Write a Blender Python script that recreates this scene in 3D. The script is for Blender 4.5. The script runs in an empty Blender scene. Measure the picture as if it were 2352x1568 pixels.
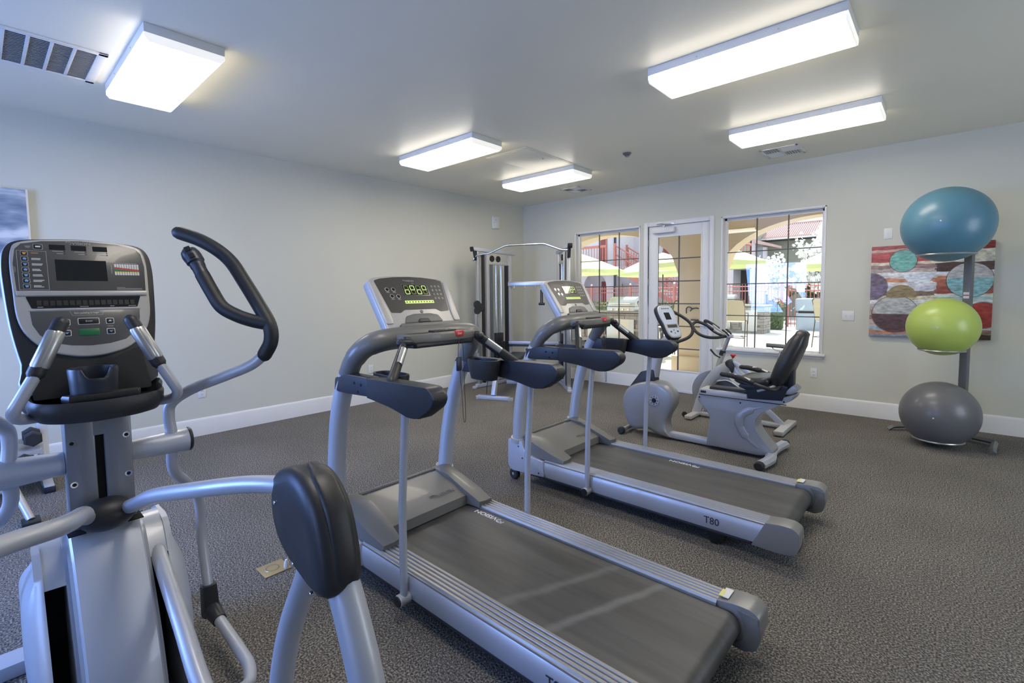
import bpy, bmesh, math, random
from mathutils import Vector, Matrix
random.seed(7)
SC = bpy.context.scene
COL = SC.collection
V = Vector
R = math.radians

# ------------------------------------------------------------------ camera
YAW, PIT, ROL, FPX = R(-42.03), R(3.75), R(-0.64), 1109.0
_f = V((math.sin(YAW)*math.cos(PIT), math.cos(YAW)*math.cos(PIT), -math.sin(PIT)))
_r = V((math.cos(YAW), -math.sin(YAW), 0))
_u = _r.cross(_f)
_c, _s = math.cos(ROL), math.sin(ROL)
_R, _U = _c*_r + _s*_u, -_s*_r + _c*_u
cam = bpy.data.cameras.new('camera')
cam.sensor_width = 36.0
cam.lens = 36.0*FPX/2352
cam.shift_y = (747.8-784)/2352
cam.clip_start = 0.02
camo = bpy.data.objects.new('camera', cam)
camo.matrix_world = Matrix(((_R.x, _U.x, -_f.x, 0), (_R.y, _U.y, -_f.y, 0), (_R.z, _U.z, -_f.z, 1.465), (0, 0, 0, 1)))
COL.objects.link(camo)
SC.camera = camo

# ------------------------------------------------------------------ world, sun, window light, exposure
SC.view_settings.view_transform = 'Standard'
SC.view_settings.look = 'None'
SC.view_settings.gamma = 1.0
SC.view_settings.use_curve_mapping = False
SC.view_settings.exposure = 0.84
w = bpy.data.worlds.new('sky'); SC.world = w; w.use_nodes = True
bg = w.node_tree.nodes['Background']
bg.inputs[0].default_value = (0.80, 0.90, 1.0, 1); bg.inputs[1].default_value = 1.15
sun = bpy.data.lights.new('sun', 'SUN'); sun.energy = 5.5; sun.angle = R(0.6); sun.color = (1, 0.965, 0.91)
so = bpy.data.objects.new('sun', sun); COL.objects.link(so)
so.rotation_euler = V((0.42, -0.42, -0.8)).to_track_quat('-Z', 'Y').to_euler()

def area(name, loc, aim, sx, sy, watts, col):
    l = bpy.data.lights.new(name, 'AREA'); l.shape = 'RECTANGLE'; l.size = sx; l.size_y = sy
    l.energy = watts; l.color = col
    o = bpy.data.objects.new(name, l); COL.objects.link(o); o.location = loc
    o.rotation_euler = V(aim).to_track_quat('-Z', 'Y').to_euler()
    return o
# daylight entering by the windows of the wall behind the camera (y = -2.6) and of the right wall (x = 2.9)
DAY = (0.20, 0.38, 1.0)
area('window_daylight', (-3.9, -2.55, 1.55), (0.1, 1, -0.55), 1.6, 1.7, 120, DAY)
area('window_daylight', (-0.9, -2.55, 1.55), (0, 1, -0.5), 1.6, 1.7, 28, DAY)
area('window_daylight', (2.87, 4.2, 1.55), (-1, 0, 0), 1.6, 1.7, 20, (0.75, 0.85, 1.0))
LAMP = 8.0        # ceiling fixture emission

# ------------------------------------------------------------------ materials
def mat(name, col, rough=0.5, metal=0.0, nscale=0, namt=0.0, bump=0.0, bscale=200, coat=0.0, emit=None, estr=0, spec=None, alpha=None, trans=0):
    m = bpy.data.materials.new(name); m.use_nodes = True
    nt = m.node_tree; b = nt.nodes['Principled BSDF']
    b.inputs['Base Color'].default_value = (*col, 1)
    b.inputs['Roughness'].default_value = rough
    b.inputs['Metallic'].default_value = metal
    b.inputs['Coat Weight'].default_value = coat
    if spec is not None: b.inputs['Specular IOR Level'].default_value = spec
    if trans: b.inputs['Transmission Weight'].default_value = trans
    if emit:
        b.inputs['Emission Color'].default_value = (*emit, 1); b.inputs['Emission Strength'].default_value = estr
    tc = nt.nodes.new('ShaderNodeTexCoord')
    if namt:
        n = nt.nodes.new('ShaderNodeTexNoise'); n.inputs['Scale'].default_value = nscale; n.inputs['Detail'].default_value = 5
        nt.links.new(tc.outputs['Object'], n.inputs['Vector'])
        mx = nt.nodes.new('ShaderNodeMix'); mx.data_type = 'RGBA'
        mx.inputs[6].default_value = (*[c*(1-namt) for c in col], 1)
        mx.inputs[7].default_value = (*[min(1, c*(1+namt)) for c in col], 1)
        nt.links.new(n.outputs['Fac'], mx.inputs[0]); nt.links.new(mx.outputs[2], b.inputs['Base Color'])
    if bump:
        n2 = nt.nodes.new('ShaderNodeTexNoise'); n2.inputs['Scale'].default_value = bscale; n2.inputs['Detail'].default_value = 3
        nt.links.new(tc.outputs['Object'], n2.inputs['Vector'])
        bp = nt.nodes.new('ShaderNodeBump'); bp.inputs['Strength'].default_value = bump; bp.inputs['Distance'].default_value = 0.002
        nt.links.new(n2.outputs['Fac'], bp.inputs['Height']); nt.links.new(bp.outputs[0], b.inputs['Normal'])
    return m

M = {}
M['wall'] = mat('wall_paint', (0.60, 0.59, 0.50), 0.75, nscale=1.3, namt=0.025, bump=0.25, bscale=90)
M['ceil'] = mat('ceiling_paint', (0.83, 0.80, 0.68), 0.42, nscale=0.8, namt=0.03, bump=0.3, bscale=45, spec=0.35)
M['trim'] = mat('white_trim', (0.74, 0.73, 0.70), 0.42, nscale=3, namt=0.02)
M['silver'] = mat('silver_powder_coat', (0.46, 0.48, 0.53), 0.44, 0.35, nscale=300, namt=0.03, coat=0.25)  # slight blue of the daylight is mixed into this paint colour
M['silver2'] = mat('light_silver_plastic', (0.45, 0.44, 0.43), 0.40, 0.2, nscale=200, namt=0.03, coat=0.1)
M['grey'] = mat('grey_plastic', (0.15, 0.15, 0.145), 0.42, 0.0, nscale=200, namt=0.05, bump=0.1, bscale=600)
M['dgrey'] = mat('charcoal_plastic', (0.022, 0.022, 0.024), 0.42, 0.0, nscale=150, namt=0.08, bump=0.15, bscale=700)
M['black'] = mat('black_plastic', (0.012, 0.012, 0.013), 0.4, nscale=100, namt=0.1)
M['void'] = mat('black_gap', (0.003, 0.003, 0.003), 0.9, nscale=100, namt=0.1)
M['rubber'] = mat('black_rubber', (0.018, 0.018, 0.02), 0.65, nscale=100, namt=0.15, bump=0.1, bscale=500)
M['foam'] = mat('black_foam_grip', (0.012, 0.013, 0.015), 0.5, nscale=200, namt=0.1, bump=0.2, bscale=900)
M['chrome'] = mat('chrome', (0.72, 0.72, 0.72), 0.12, 1.0, nscale=30, namt=0.02)
M['steel'] = mat('brushed_steel', (0.50, 0.50, 0.49), 0.34, 0.8, nscale=60, namt=0.05)
M['panel'] = mat('console_overlay', (0.045, 0.041, 0.037), 0.42, 0.0, nscale=50, namt=0.05, coat=0.05)
M['silverd'] = mat('darker_silver_coat', (0.20, 0.205, 0.22), 0.36, 0.35, nscale=300, namt=0.03, coat=0.15)
M['panel2'] = mat('console_overlay_grey', (0.085, 0.082, 0.08), 0.3, 0.0, nscale=50, namt=0.05, coat=0.2)
M['lcd'] = mat('dark_display_glass', (0.008, 0.008, 0.008), 0.08, coat=0.5, nscale=20, namt=0.1)
M['ledoff'] = mat('unlit_display', (0.06, 0.075, 0.015), 0.3, emit=(0.22, 0.28, 0.02), estr=0.35, nscale=20, namt=0.05)
M['led'] = mat('green_display_light', (0.3, 0.5, 0.05), 0.4, emit=(0.55, 0.72, 0.22), estr=0.55, nscale=20, namt=0.02)
M['print'] = mat('white_print', (0.72, 0.72, 0.70), 0.5, nscale=20, namt=0.03)
M['printg'] = mat('grey_print', (0.36, 0.36, 0.36), 0.5, nscale=20, namt=0.03)
M['printd'] = mat('dark_print', (0.03, 0.03, 0.035), 0.5, nscale=20, namt=0.03)
M['printb'] = mat('blue_print', (0.15, 0.35, 0.65), 0.5, nscale=20, namt=0.03)
M['printo'] = mat('orange_print', (0.65, 0.32, 0.05), 0.5, nscale=20, namt=0.03)
M['red'] = mat('red_plastic', (0.55, 0.03, 0.03), 0.35, nscale=20, namt=0.03)
M['green'] = mat('green_key', (0.02, 0.16, 0.06), 0.35, nscale=20, namt=0.03)
M['yellow'] = mat('yellow_label', (0.75, 0.68, 0.25), 0.5, nscale=20, namt=0.03)
M['brass'] = mat('brass_plate', (0.45, 0.36, 0.20), 0.38, 0.6, nscale=30, namt=0.08)
M['vinyl'] = mat('black_vinyl', (0.022, 0.023, 0.026), 0.38, nscale=30, namt=0.08, bump=0.15, bscale=300)
M['upvc'] = mat('outlet_plastic', (0.72, 0.72, 0.69), 0.35, nscale=20, namt=0.02)
M['ventgrey'] = mat('painted_vent_metal', (0.42, 0.42, 0.40), 0.6, nscale=20, namt=0.04)
M['muntin'] = mat('bronze_muntin', (0.09, 0.08, 0.065), 0.5, nscale=20, namt=0.05)

def nodes(m): return m.node_tree, m.node_tree.nodes['Principled BSDF']
# carpet: small loops in a fine diagonal weave
m = mat('loop_carpet', (0.1, 0.095, 0.088), 0.95); nt, b = nodes(m); M['carpet'] = m
tc = nt.nodes.new('ShaderNodeTexCoord')
def noise(nt, tc, sc, det=3, vec=None):
    n = nt.nodes.new('ShaderNodeTexNoise'); n.inputs['Scale'].default_value = sc; n.inputs['Detail'].default_value = det
    nt.links.new(vec or tc.outputs['Object'], n.inputs['Vector']); return n
def ramp(nt, fac, stops):
    r = nt.nodes.new('ShaderNodeValToRGB'); e = r.color_ramp.elements
    while len(e) < len(stops): e.new(0.5)
    for i, (p, c) in enumerate(stops): e[i].position = p; e[i].color = (*c, 1)
    nt.links.new(fac, r.inputs[0]); return r
vo = nt.nodes.new('ShaderNodeTexVoronoi'); vo.inputs['Scale'].default_value = 190
mp = nt.nodes.new('ShaderNodeMapping'); mp.inputs['Scale'].default_value = (1, 0.55, 1); mp.inputs['Rotation'].default_value = (0, 0, 0.35)
nt.links.new(tc.outputs['Object'], mp.inputs[0]); nt.links.new(mp.outputs[0], vo.inputs['Vector'])
n1 = noise(nt, tc, 125, 4); n2 = noise(nt, tc, 1.1, 3)
r1 = ramp(nt, n1.outputs['Fac'], [(0.36, (0.055, 0.050, 0.043)), (0.5, (0.145, 0.135, 0.120)), (0.64, (0.34, 0.32, 0.29))])
r2 = ramp(nt, n2.outputs['Fac'], [(0.3, (0.86, 0.86, 0.86)), (0.7, (1.1, 1.1, 1.1))])
mm = nt.nodes.new('ShaderNodeMix'); mm.data_type = 'RGBA'; mm.blend_type = 'MULTIPLY'; mm.inputs[0].default_value = 1
nt.links.new(r1.outputs[0], mm.inputs[6]); nt.links.new(r2.outputs[0], mm.inputs[7]); nt.links.new(mm.outputs[2], b.inputs['Base Color'])
bp = nt.nodes.new('ShaderNodeBump'); bp.inputs['Strength'].default_value = 0.7; bp.inputs['Distance'].default_value = 0.004
nt.links.new(vo.outputs['Distance'], bp.inputs['Height']); nt.links.new(bp.outputs[0], b.inputs['Normal'])
b.inputs['Specular IOR Level'].default_value = 0.1
# treadmill belt
m = mat('tread_belt', (0.055, 0.053, 0.05), 0.45); nt, b = nodes(m); M['belt'] = m
tc = nt.nodes.new('ShaderNodeTexCoord'); mp = nt.nodes.new('ShaderNodeMapping'); mp.inputs['Scale'].default_value = (0.5, 5, 1)
nt.links.new(tc.outputs['Object'], mp.inputs[0]); n1 = noise(nt, tc, 3.0, 4, mp.outputs[0])
r1 = ramp(nt, n1.outputs['Fac'], [(0.3, (0.036, 0.035, 0.034)), (0.75, (0.082, 0.079, 0.076))]); nt.links.new(r1.outputs[0], b.inputs['Base Color'])
n2 = noise(nt, tc, 500, 2); bp = nt.nodes.new('ShaderNodeBump'); bp.inputs['Strength'].default_value = 0.25; bp.inputs['Distance'].default_value = 0.001
nt.links.new(n2.outputs['Fac'], bp.inputs['Height']); nt.links.new(bp.outputs[0], b.inputs['Normal'])
# window glass: clear, a little mirror
m = bpy.data.materials.new('window_glass'); m.use_nodes = True; nt = m.node_tree; M['glass'] = m
for n in list(nt.nodes): nt.nodes.remove(n)
o = nt.nodes.new('ShaderNodeOutputMaterial'); t = nt.nodes.new('ShaderNodeBsdfTransparent'); t.inputs[0].default_value = (0.93, 0.95, 0.95, 1)
g = nt.nodes.new('ShaderNodeBsdfGlossy'); g.inputs['Roughness'].default_value = 0.0; mx = nt.nodes.new('ShaderNodeMixShader')
fr = nt.nodes.new('ShaderNodeFresnel'); fr.inputs[0].default_value = 1.45
nt.links.new(fr.outputs[0], mx.inputs[0]); nt.links.new(t.outputs[0], mx.inputs[1]); nt.links.new(g.outputs[0], mx.inputs[2]); nt.links.new(mx.outputs[0], o.inputs[0])
# fixture diffuser with softly banded tubes behind
m = mat('lamp_diffuser', (0.8, 0.8, 0.78), 0.5, emit=(1.0, 0.92, 0.80), estr=LAMP); nt, b = nodes(m); M['diff'] = m
tc = nt.nodes.new('ShaderNodeTexCoord'); sp = nt.nodes.new('ShaderNodeSeparateXYZ'); nt.links.new(tc.outputs['Object'], sp.inputs[0])
ma = nt.nodes.new('ShaderNodeMath'); ma.operation = 'MULTIPLY'; ma.inputs[1].default_value = 47.0; nt.links.new(sp.outputs[1], ma.inputs[0])
mc = nt.nodes.new('ShaderNodeMath'); mc.operation = 'COSINE'; nt.links.new(ma.outputs[0], mc.inputs[0])
mr = nt.nodes.new('ShaderNodeMapRange'); mr.inputs[1].default_value = -1; mr.inputs[2].default_value = 1; mr.inputs[3].default_value = LAMP*0.8; mr.inputs[4].default_value = LAMP*1.2
nt.links.new(mc.outputs[0], mr.inputs[0]); nt.links.new(mr.outputs[0], b.inputs['Emission Strength'])
M['lens'] = mat('clear_lens_rim', (0.78, 0.79, 0.78), 0.25, emit=(1.0, 0.97, 0.9), estr=0.35, nscale=20, namt=0.02)

# ------------------------------------------------------------------ mesh builder
def cr(pts, k=6):
    """Catmull-Rom through the points"""
    P = [V(p) for p in pts]; P = [2*P[0]-P[1]] + P + [2*P[-1]-P[-2]]; out = []
    for i in range(1, len(P)-2):
        a, b, c, d = P[i-1:i+3]
        for j in range(k):
            t = j/k
            out.append(0.5*((2*b)+(c-a)*t+(2*a-5*b+4*c-d)*t*t+(3*b-a-3*c+d)*t**3))
    out.append(P[-2]); return out
def fil(pts, r, k=5):
    """polyline with rounded corners"""
    P = [V(p) for p in pts]; out = [P[0]]
    for i in range(1, len(P)-1):
        a, b, c = P[i-1], P[i], P[i+1]
        u, v = (a-b), (c-b); d = min(r if not isinstance(r, (list, tuple)) else r[i-1], u.length*0.49, v.length*0.49)
        s, e = b+u.normalized()*d, b+v.normalized()*d
        for j in range(k+1):
            t = j/k; out.append((1-t)**2*s+2*t*(1-t)*b+t*t*e)
    out.append(P[-1]); return out
def rnd(pts, r, k=4):
    """closed 2D outline with rounded corners"""
    n = len(pts); out = []
    for i in range(n):
        a, b, c = V(pts[i-1]), V(pts[i]), V(pts[(i+1) % n])
        rr = r[i] if isinstance(r, (list, tuple)) else r
        u, v = (a-b), (c-b); d = min(rr, u.length*0.45, v.length*0.45)
        if d < 1e-5: out.append((b.x, b.y)); continue
        s, e = b+u.normalized()*d, b+v.normalized()*d
        for j in range(k+1):
            t = j/k; q = (1-t)**2*s+2*t*(1-t)*b+t*t*e; out.append((q.x, q.y))
    return out
def crc(pts, k=5):
    """closed smooth 2D outline"""
    n = len(pts); out = []
    for i in range(n):
        a, b, c, d = [V(pts[(i+q) % n]) for q in (-1, 0, 1, 2)]
        for j in range(k):
            t = j/k; q = 0.5*((2*b)+(c-a)*t+(2*a-5*b+4*c-d)*t*t+(3*b-a-3*c+d)*t**3); out.append((q.x, q.y))
    return out
AX = {0: lambda a, u, v: V((a, u, v)), 1: lambda a, u, v: V((u, a, v)), 2: lambda a, u, v: V((u, v, a))}
class MB:
    def __init__(s): s.b = bmesh.new(); s.m = None
    def _tag(s, vs):
        if s.m is not None:
            for v in vs: v.co = s.m @ v.co
    def box(s, lo, hi, bev=0.0, seg=2):
        lo, hi = V(lo), V(hi)
        r = bmesh.ops.create_cube(s.b, size=1.0)['verts']
        for v in r: v.co = V((lo[i]+(v.co[i]+0.5)*(hi[i]-lo[i]) for i in range(3)))
        if bev:
            es = list({e for v in r for e in v.link_edges})
            q = bmesh.ops.bevel(s.b, geom=es, offset=bev, segments=seg, affect='EDGES', clamp_overlap=True, profile=0.5)
            r = list({v for f in q['faces'] for v in f.verts} | {v for v in r if v.is_valid})
        s._tag(r); return s
    def prism(s, pts, ax, a, b, bev=0.0, seg=2):
        A = [s.b.verts.new(AX[ax](a, *p)) for p in pts]; B = [s.b.verts.new(AX[ax](b, *p)) for p in pts]
        n = len(pts); fa = s.b.faces.new(A); fb = s.b.faces.new(B[::-1])
        fs = [s.b.faces.new((A[i], B[i], B[(i+1) % n], A[(i+1) % n])) for i in range(n)]
        bmesh.ops.recalc_face_normals(s.b, faces=[fa, fb]+fs)
        vs = A+B
        if bev:
            es = list(set(list(fa.edges)+list(fb.edges)))
            q = bmesh.ops.bevel(s.b, geom=es, offset=bev, segments=seg, affect='EDGES', clamp_overlap=True, profile=0.5)
            vs = list({v for f in q['faces'] for v in f.verts} | {v for v in vs if v.is_valid})
        s._tag(vs); return s
    def rings(s, rs, caps=True, closed=False):
        L = [[s.b.verts.new(p) for p in r] for r in rs]; n = len(L[0])
        for i in range(len(L)-(0 if closed else 1)):
            a, b = L[i], L[(i+1) % len(L)]
            for j in range(n):
                try: s.b.faces.new((a[j], a[(j+1) % n], b[(j+1) % n], b[j]))
                except ValueError: pass
        if caps and not closed:
            s.b.faces.new(L[0][::-1]); s.b.faces.new(L[-1])
        s._tag([v for r in L for v in r]); return s
    def tube(s, pts, r, n=14, asp=1.0, up=None, closed=False, round_end=False, sq=1.0, caps=True):
        P = [V(p) for p in pts]
        P = [p for i, p in enumerate(P) if i == 0 or (p-P[i-1]).length > 1e-6]
        m = len(P); rr = (lambda i: r) if not isinstance(r, (list, tuple)) else (lambda i: r[0]+(r[1]-r[0])*i/(m-1) if len(r) == 2 else r[min(len(r)-1, int(i*len(r)/m))])
        T = []
        for i in range(m):
            a = P[(i-1) % m] if closed or i else P[0]; b = P[(i+1) % m] if closed or i < m-1 else P[-1]
            T.append((b-a).normalized())
        u = V(up) if up else V((0, 0, 1))
        if abs(T[0].dot(u)) > 0.98 and not up: u = V((0, 1, 0))
        u = (u-T[0]*u.dot(T[0])).normalized(); out = []
        for i in range(m):
            u = (u-T[i]*u.dot(T[i]))
            u = u.normalized() if u.length > 1e-6 else V((1, 0, 0))
            v = T[i].cross(u); ring = []
            for j in range(n):
                t = 2*math.pi*j/n; ct, st = math.cos(t), math.sin(t)
                if sq != 1.0:
                    ct = math.copysign(abs(ct)**sq, ct); st = math.copysign(abs(st)**sq, st)
                ring.append(P[i]+u*ct*rr(i)*asp+v*st*rr(i))
            out.append(ring)
        if round_end and not closed:
            for end in (0, -1):
                c = P[end]; d = -T[0] if end == 0 else T[-1]; base = out[end]; R0 = rr(0 if end == 0 else m-1); new = []
                for q in (30, 60, 82):
                    new.append([c+(p-c)*math.cos(R(q))+d*R0*math.sin(R(q)) for p in base])
                out = (new[::-1]+out) if end == 0 else (out+new)
        return s.rings(out, caps=caps, closed=closed)
    def lathe(s, prof, c, ax=2, n=24, caps=True, a0=0.0, a1=360.0, sy=1.0):
        c = V(c); out = []
        full = abs(a1-a0) >= 359.9
        rs = []
        for (r, h) in prof:
            ring = []
            for j in range(n):
                t = R(a0+(a1-a0)*j/n); x, y = r*math.cos(t), r*math.sin(t)*sy
                ring.append(c+(V((x, y, h)) if ax == 2 else V((x, h, y)) if ax == 1 else V((h, x, y))))
            rs.append(ring)
        return s.rings(rs, caps=caps)
    def cyl(s, a, b, r, n=16, bev=0.0):
        a, b = V(a), V(b)
        if bev:
            d = (b-a).normalized(); L = [a, a+d*bev, b-d*bev, b]; rad = [r-bev, r, r, r-bev]
            T = d; u = V((0, 0, 1)) if abs(T.z) < 0.9 else V((1, 0, 0)); u = (u-T*u.dot(T)).normalized(); v = T.cross(u)
            return s.rings([[p+(u*math.cos(2*math.pi*j/n)+v*math.sin(2*math.pi*j/n))*q for j in range(n)] for p, q in zip(L, rad)])
        return s.tube([a, b], r, n)
    def ball(s, c, r, nu=24, nv=16, sc=(1, 1, 1)):
        q = bmesh.ops.create_uvsphere(s.b, u_segments=nu, v_segments=nv, radius=1.0)['verts']
        for v in q: v.co = V(c)+V((v.co[i]*r*sc[i] for i in range(3)))
        s._tag(q); return s
    def quad(s, *p):
        vs = [s.b.verts.new(V(q)) for q in p]; s.b.faces.new(vs); s._tag(vs); return s
    def mesh(s, name, origin=(0, 0, 0), ang=38):
        bmesh.ops.remove_doubles(s.b, verts=s.b.verts[:], dist=1e-6)
        bmesh.ops.recalc_face_normals(s.b, faces=s.b.faces[:])
        o = V(origin)
        for v in s.b.verts: v.co -= o
        me = bpy.data.meshes.new(name); s.b.to_mesh(me); s.b.free()
        me.polygons.foreach_set('use_smooth', [True]*len(me.polygons)); me.set_sharp_from_angle(angle=R(ang)); me.update()
        return me
ORG = {}
def build(mb, name, m, parent=None, label=None, kind=None, ang=38):
    org = ORG.get(parent.name, V((0, 0, 0))) if parent else V((0, 0, 0))
    me = mb.mesh(name, org, ang); me.materials.append(M[m] if isinstance(m, str) else m)
    o = bpy.data.objects.new(name, me); COL.objects.link(o)
    if parent: o.parent = parent
    ORG[o.name] = org
    if label: o['label'] = label
    if kind: o['kind'] = kind
    return o
def thing(name, loc, label, cat, group=None):
    o = bpy.data.objects.new(name, None); COL.objects.link(o); o.location = loc; o.empty_display_size = 0.1
    ORG[o.name] = V(loc); o['label'] = label; o['category'] = cat
    if group: o['group'] = group
    return o
def solo(mb, name, m, loc, label, cat, group=None, kind=None, ang=38):
    """a thing that is one mesh, its origin at loc"""
    me = mb.mesh(name, loc, ang); me.materials.append(M[m] if isinstance(m, str) else m)
    o = bpy.data.objects.new(name, me); COL.objects.link(o); o.location = loc; ORG[o.name] = V(loc)
    o['label'] = label; o['category'] = cat
    if group: o['group'] = group
    if kind: o['kind'] = kind
    return o
def struct(mb, name, m, parent=None, ang=38):
    return build(mb, name, m, parent, kind=None if parent else 'structure', ang=ang)
def copy_tree(o, loc=None, parent=None, label=None):
    c = o.copy(); COL.objects.link(c)
    if parent: c.parent = parent
    if loc is not None: c.location = loc
    if label: c['label'] = label
    for ch in list(o.children): copy_tree(ch, None, c)
    return c
def text(body, size, origin, xdir, ydir, m, parent, name='lettering', ext=0.0006, align='LEFT', shear=0, bold=0.0, sx=1.0):
    cu = bpy.data.curves.new('t', 'FONT'); cu.body = body; cu.size = size; cu.extrude = ext; cu.align_x = align; cu.shear = shear; cu.offset = bold; cu.resolution_u = 3
    t = bpy.data.objects.new('t', cu); me = bpy.data.meshes.new_from_object(t); bpy.data.objects.remove(t); bpy.data.curves.remove(cu)
    x = V(xdir).normalized(); y = V(ydir); y = (y-x*y.dot(x)).normalized(); z = x.cross(y)
    org = ORG.get(parent.name, V((0, 0, 0))) if parent else V((0, 0, 0)); o3 = V(origin)-org
    for v in me.vertices: v.co = o3+x*v.co.x*sx+y*v.co.y+z*v.co.z
    me.materials.clear(); me.materials.append(M[m]); me.name = name
    o = bpy.data.objects.new(name, me); COL.objects.link(o); o.parent = parent; ORG[o.name] = org
    return o
YW, XW, ZC, XR, YB = 6.845, -5.86, 3.062, 2.9, -2.6
# ================================================================== ROOM SHELL
def wall_x(name, y0, y1, x0, x1, z1, openings):
    mb = MB(); xs = x0
    for (a, b, c, d) in sorted(openings):
        mb.box((xs, y0, 0), (a, y1, z1))
        if c > 0: mb.box((a, y0, 0), (b, y1, c))
        mb.box((a, y0, d), (b, y1, z1)); xs = b
    mb.box((xs, y0, 0), (x1, y1, z1)); return struct(mb, name, 'wall', ang=20)
WIN1 = (-4.70, -3.53, 0.69, 2.46); WIN2 = (-2.30, -1.12, 0.69, 2.46); DOOR = (-3.40, -2.45, 0.0, 2.455)
wall_x('wall_front', YW, YW+0.16, XW-0.15, XR+0.15, ZC, [WIN1, DOOR, WIN2])
BW = [(-4.7, -3.1, 0.7, 2.4), (-1.7, -0.1, 0.7, 2.4)]
wall_x('wall_back', YB-0.15, YB, XW-0.15, XR+0.15, ZC, BW)
struct(MB().box((XW-0.15, YB, 0), (XW, YW, ZC)), 'wall_left', 'wall')
mb = MB().box((XR, YB, 0), (XR+0.15, 3.4, ZC)).box((XR, 5.0, 0), (XR+0.15, YW, ZC)).box((XR, 3.4, 0), (XR+0.15, 5.0, 0.7)).box((XR, 3.4, 2.4), (XR+0.15, 5.0, ZC))
struct(mb, 'wall_right', 'wall')
struct(MB().box((XW-0.15, YB-0.15, -0.12), (XR+0.15, YW+0.16, 0)), 'floor', 'carpet')
struct(MB().box((XW-0.15, YB-0.15, ZC), (XR+0.15, YW+0.16, ZC+0.15)), 'ceiling', 'ceil')
BP = [(0, 0), (0.016, 0), (0.016, 0.165), (0.011, 0.180), (0.006, 0.187), (0, 0.187)]
def base(name, segs):
    mb = MB()
    for kind, a, b in segs:
        if kind == 'l': mb.prism([(XW+p, q) for p, q in BP], 1, a, b)
        if kind == 'f': mb.prism([(YW-p, q) for p, q in BP], 0, a, b)
        if kind == 'r': mb.prism([(XR-p, q) for p, q in BP], 1, a, b)
        if kind == 'b': mb.prism([(YB+p, q) for p, q in BP], 0, a, b)
    struct(mb, name, 'trim')
base('baseboard_left', [('l', YB, YW)])
base('baseboard_front', [('f', XW, -3.447), ('f', -2.41, XR)])
base('baseboard_right', [('r', YB, YW)])
base('baseboard_back', [('b', XW, XR)])

def window(name, o, y0, dirn=1, cols=3, rows=4, sill=True):
    x0, x1, z0, z1 = o; d = dirn
    def Y(v): return y0+d*v
    def bx(mb, xa, xb, ya, yb, za, zb, bev=0.002): mb.box((xa, min(Y(ya), Y(yb)), za), (xb, max(Y(ya), Y(yb)), zb), bev)
    mb = MB()
    t = 0.018                                                # bead round the opening, reveal, sash
    for (xa, xb, za, zb) in ((x0-t, x0, z0, z1+t), (x1, x1+t, z0, z1+t), (x0-t, x1+t, z1, z1+t)): bx(mb, xa, xb, -0.010, 0.01, za, zb)
    for (xa, xb, za, zb) in ((x0, x0+0.006, z0, z1), (x1-0.006, x1, z0, z1), (x0, x1, z1-0.006, z1), (x0, x1, z0, z0+0.006)): bx(mb, xa, xb, 0.0, 0.15, za, zb, 0)
    f = 0.036
    for (xa, xb, za, zb) in ((x0, x0+f, z0, z1), (x1-f, x1, z0, z1), (x0, x1, z1-f, z1), (x0, x1, z0, z0+f*0.6)): bx(mb, xa, xb, 0.075, 0.13, za, zb, 0.003)
    root = struct(mb, name, 'trim')
    mb = MB(); bx(mb, x0+f, x1-f, 0.100, 0.104, z0+f*0.6, z1-f, 0); struct(mb, 'pane', 'glass', root)
    gx0, gx1, gz0, gz1 = x0+f, x1-f, z0+f*0.6, z1-f
    for i in range(1, cols):
        x = gx0+(gx1-gx0)*i/cols; mb = MB(); bx(mb, x-0.007, x+0.007, 0.094, 0.110, gz0, gz1, 0.002); struct(mb, 'muntin', 'muntin', root)
    for i in range(1, rows):
        z = gz0+(gz1-gz0)*i/rows; mb = MB(); bx(mb, gx0, gx1, 0.0945, 0.1095, z-0.006, z+0.006, 0.002); struct(mb, 'muntin', 'muntin', root)
    if sill:
        mb = MB(); bx(mb, x0-0.045, x1+0.045, -0.055, 0.10, z0-0.022, z0+0.004, 0.006); struct(mb, 'sill', 'trim', root)
        mb = MB(); pr = [(0.0, z0-0.022), (-0.022, z0-0.022), (-0.020, z0-0.045), (-0.012, z0-0.058), (0, z0-0.062)]
        mb.prism([(Y(a), b) for a, b in pr], 0, x0-0.03, x1+0.03); struct(mb, 'apron', 'trim', root)
    return root
window('window_1', WIN1, YW); w2 = window('window_2', WIN2, YW)
window('window_3', BW[0], YB, -1, 2, 2); window('window_4', BW[1], YB, -1, 2, 2)

# ---- glazed door
mb = MB()
for (xa, xb, za, zb) in ((-3.450, -3.382, 0, 2.506), (-2.468, -2.408, 0, 2.506), (-3.382, -2.468, 2.446, 2.506)):
    mb.box((xa, YW-0.018, za), (xb, YW+0.02, zb), 0.005)
    mb.box((xa+0.012, YW-0.024, za), (xb-0.012, YW-0.012, zb-0.012), 0.004)
mb.box((-3.402, YW, 0), (-3.384, YW+0.15, 2.46)).box((-2.466, YW, 0), (-2.448, YW+0.15, 2.46)).box((-3.40, YW, 2.444), (-2.45, YW+0.15, 2.46))
dr = struct(mb, 'door_1', 'trim')
gx0, gx1, gz0, gz1 = -3.237, -2.587, 0.31, 2.285; ya, yb = YW+0.012, YW+0.056
mb = MB().box((-3.382, ya, 0.014), (gx0, yb, 2.443), 0.002).box((gx1, ya, 0.014), (-2.468, yb, 2.443), 0.002)
mb.box((gx0, ya, 0.014), (gx1, yb, gz0), 0.002).box((gx0, ya, gz1), (gx1, yb, 2.443), 0.002)
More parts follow.
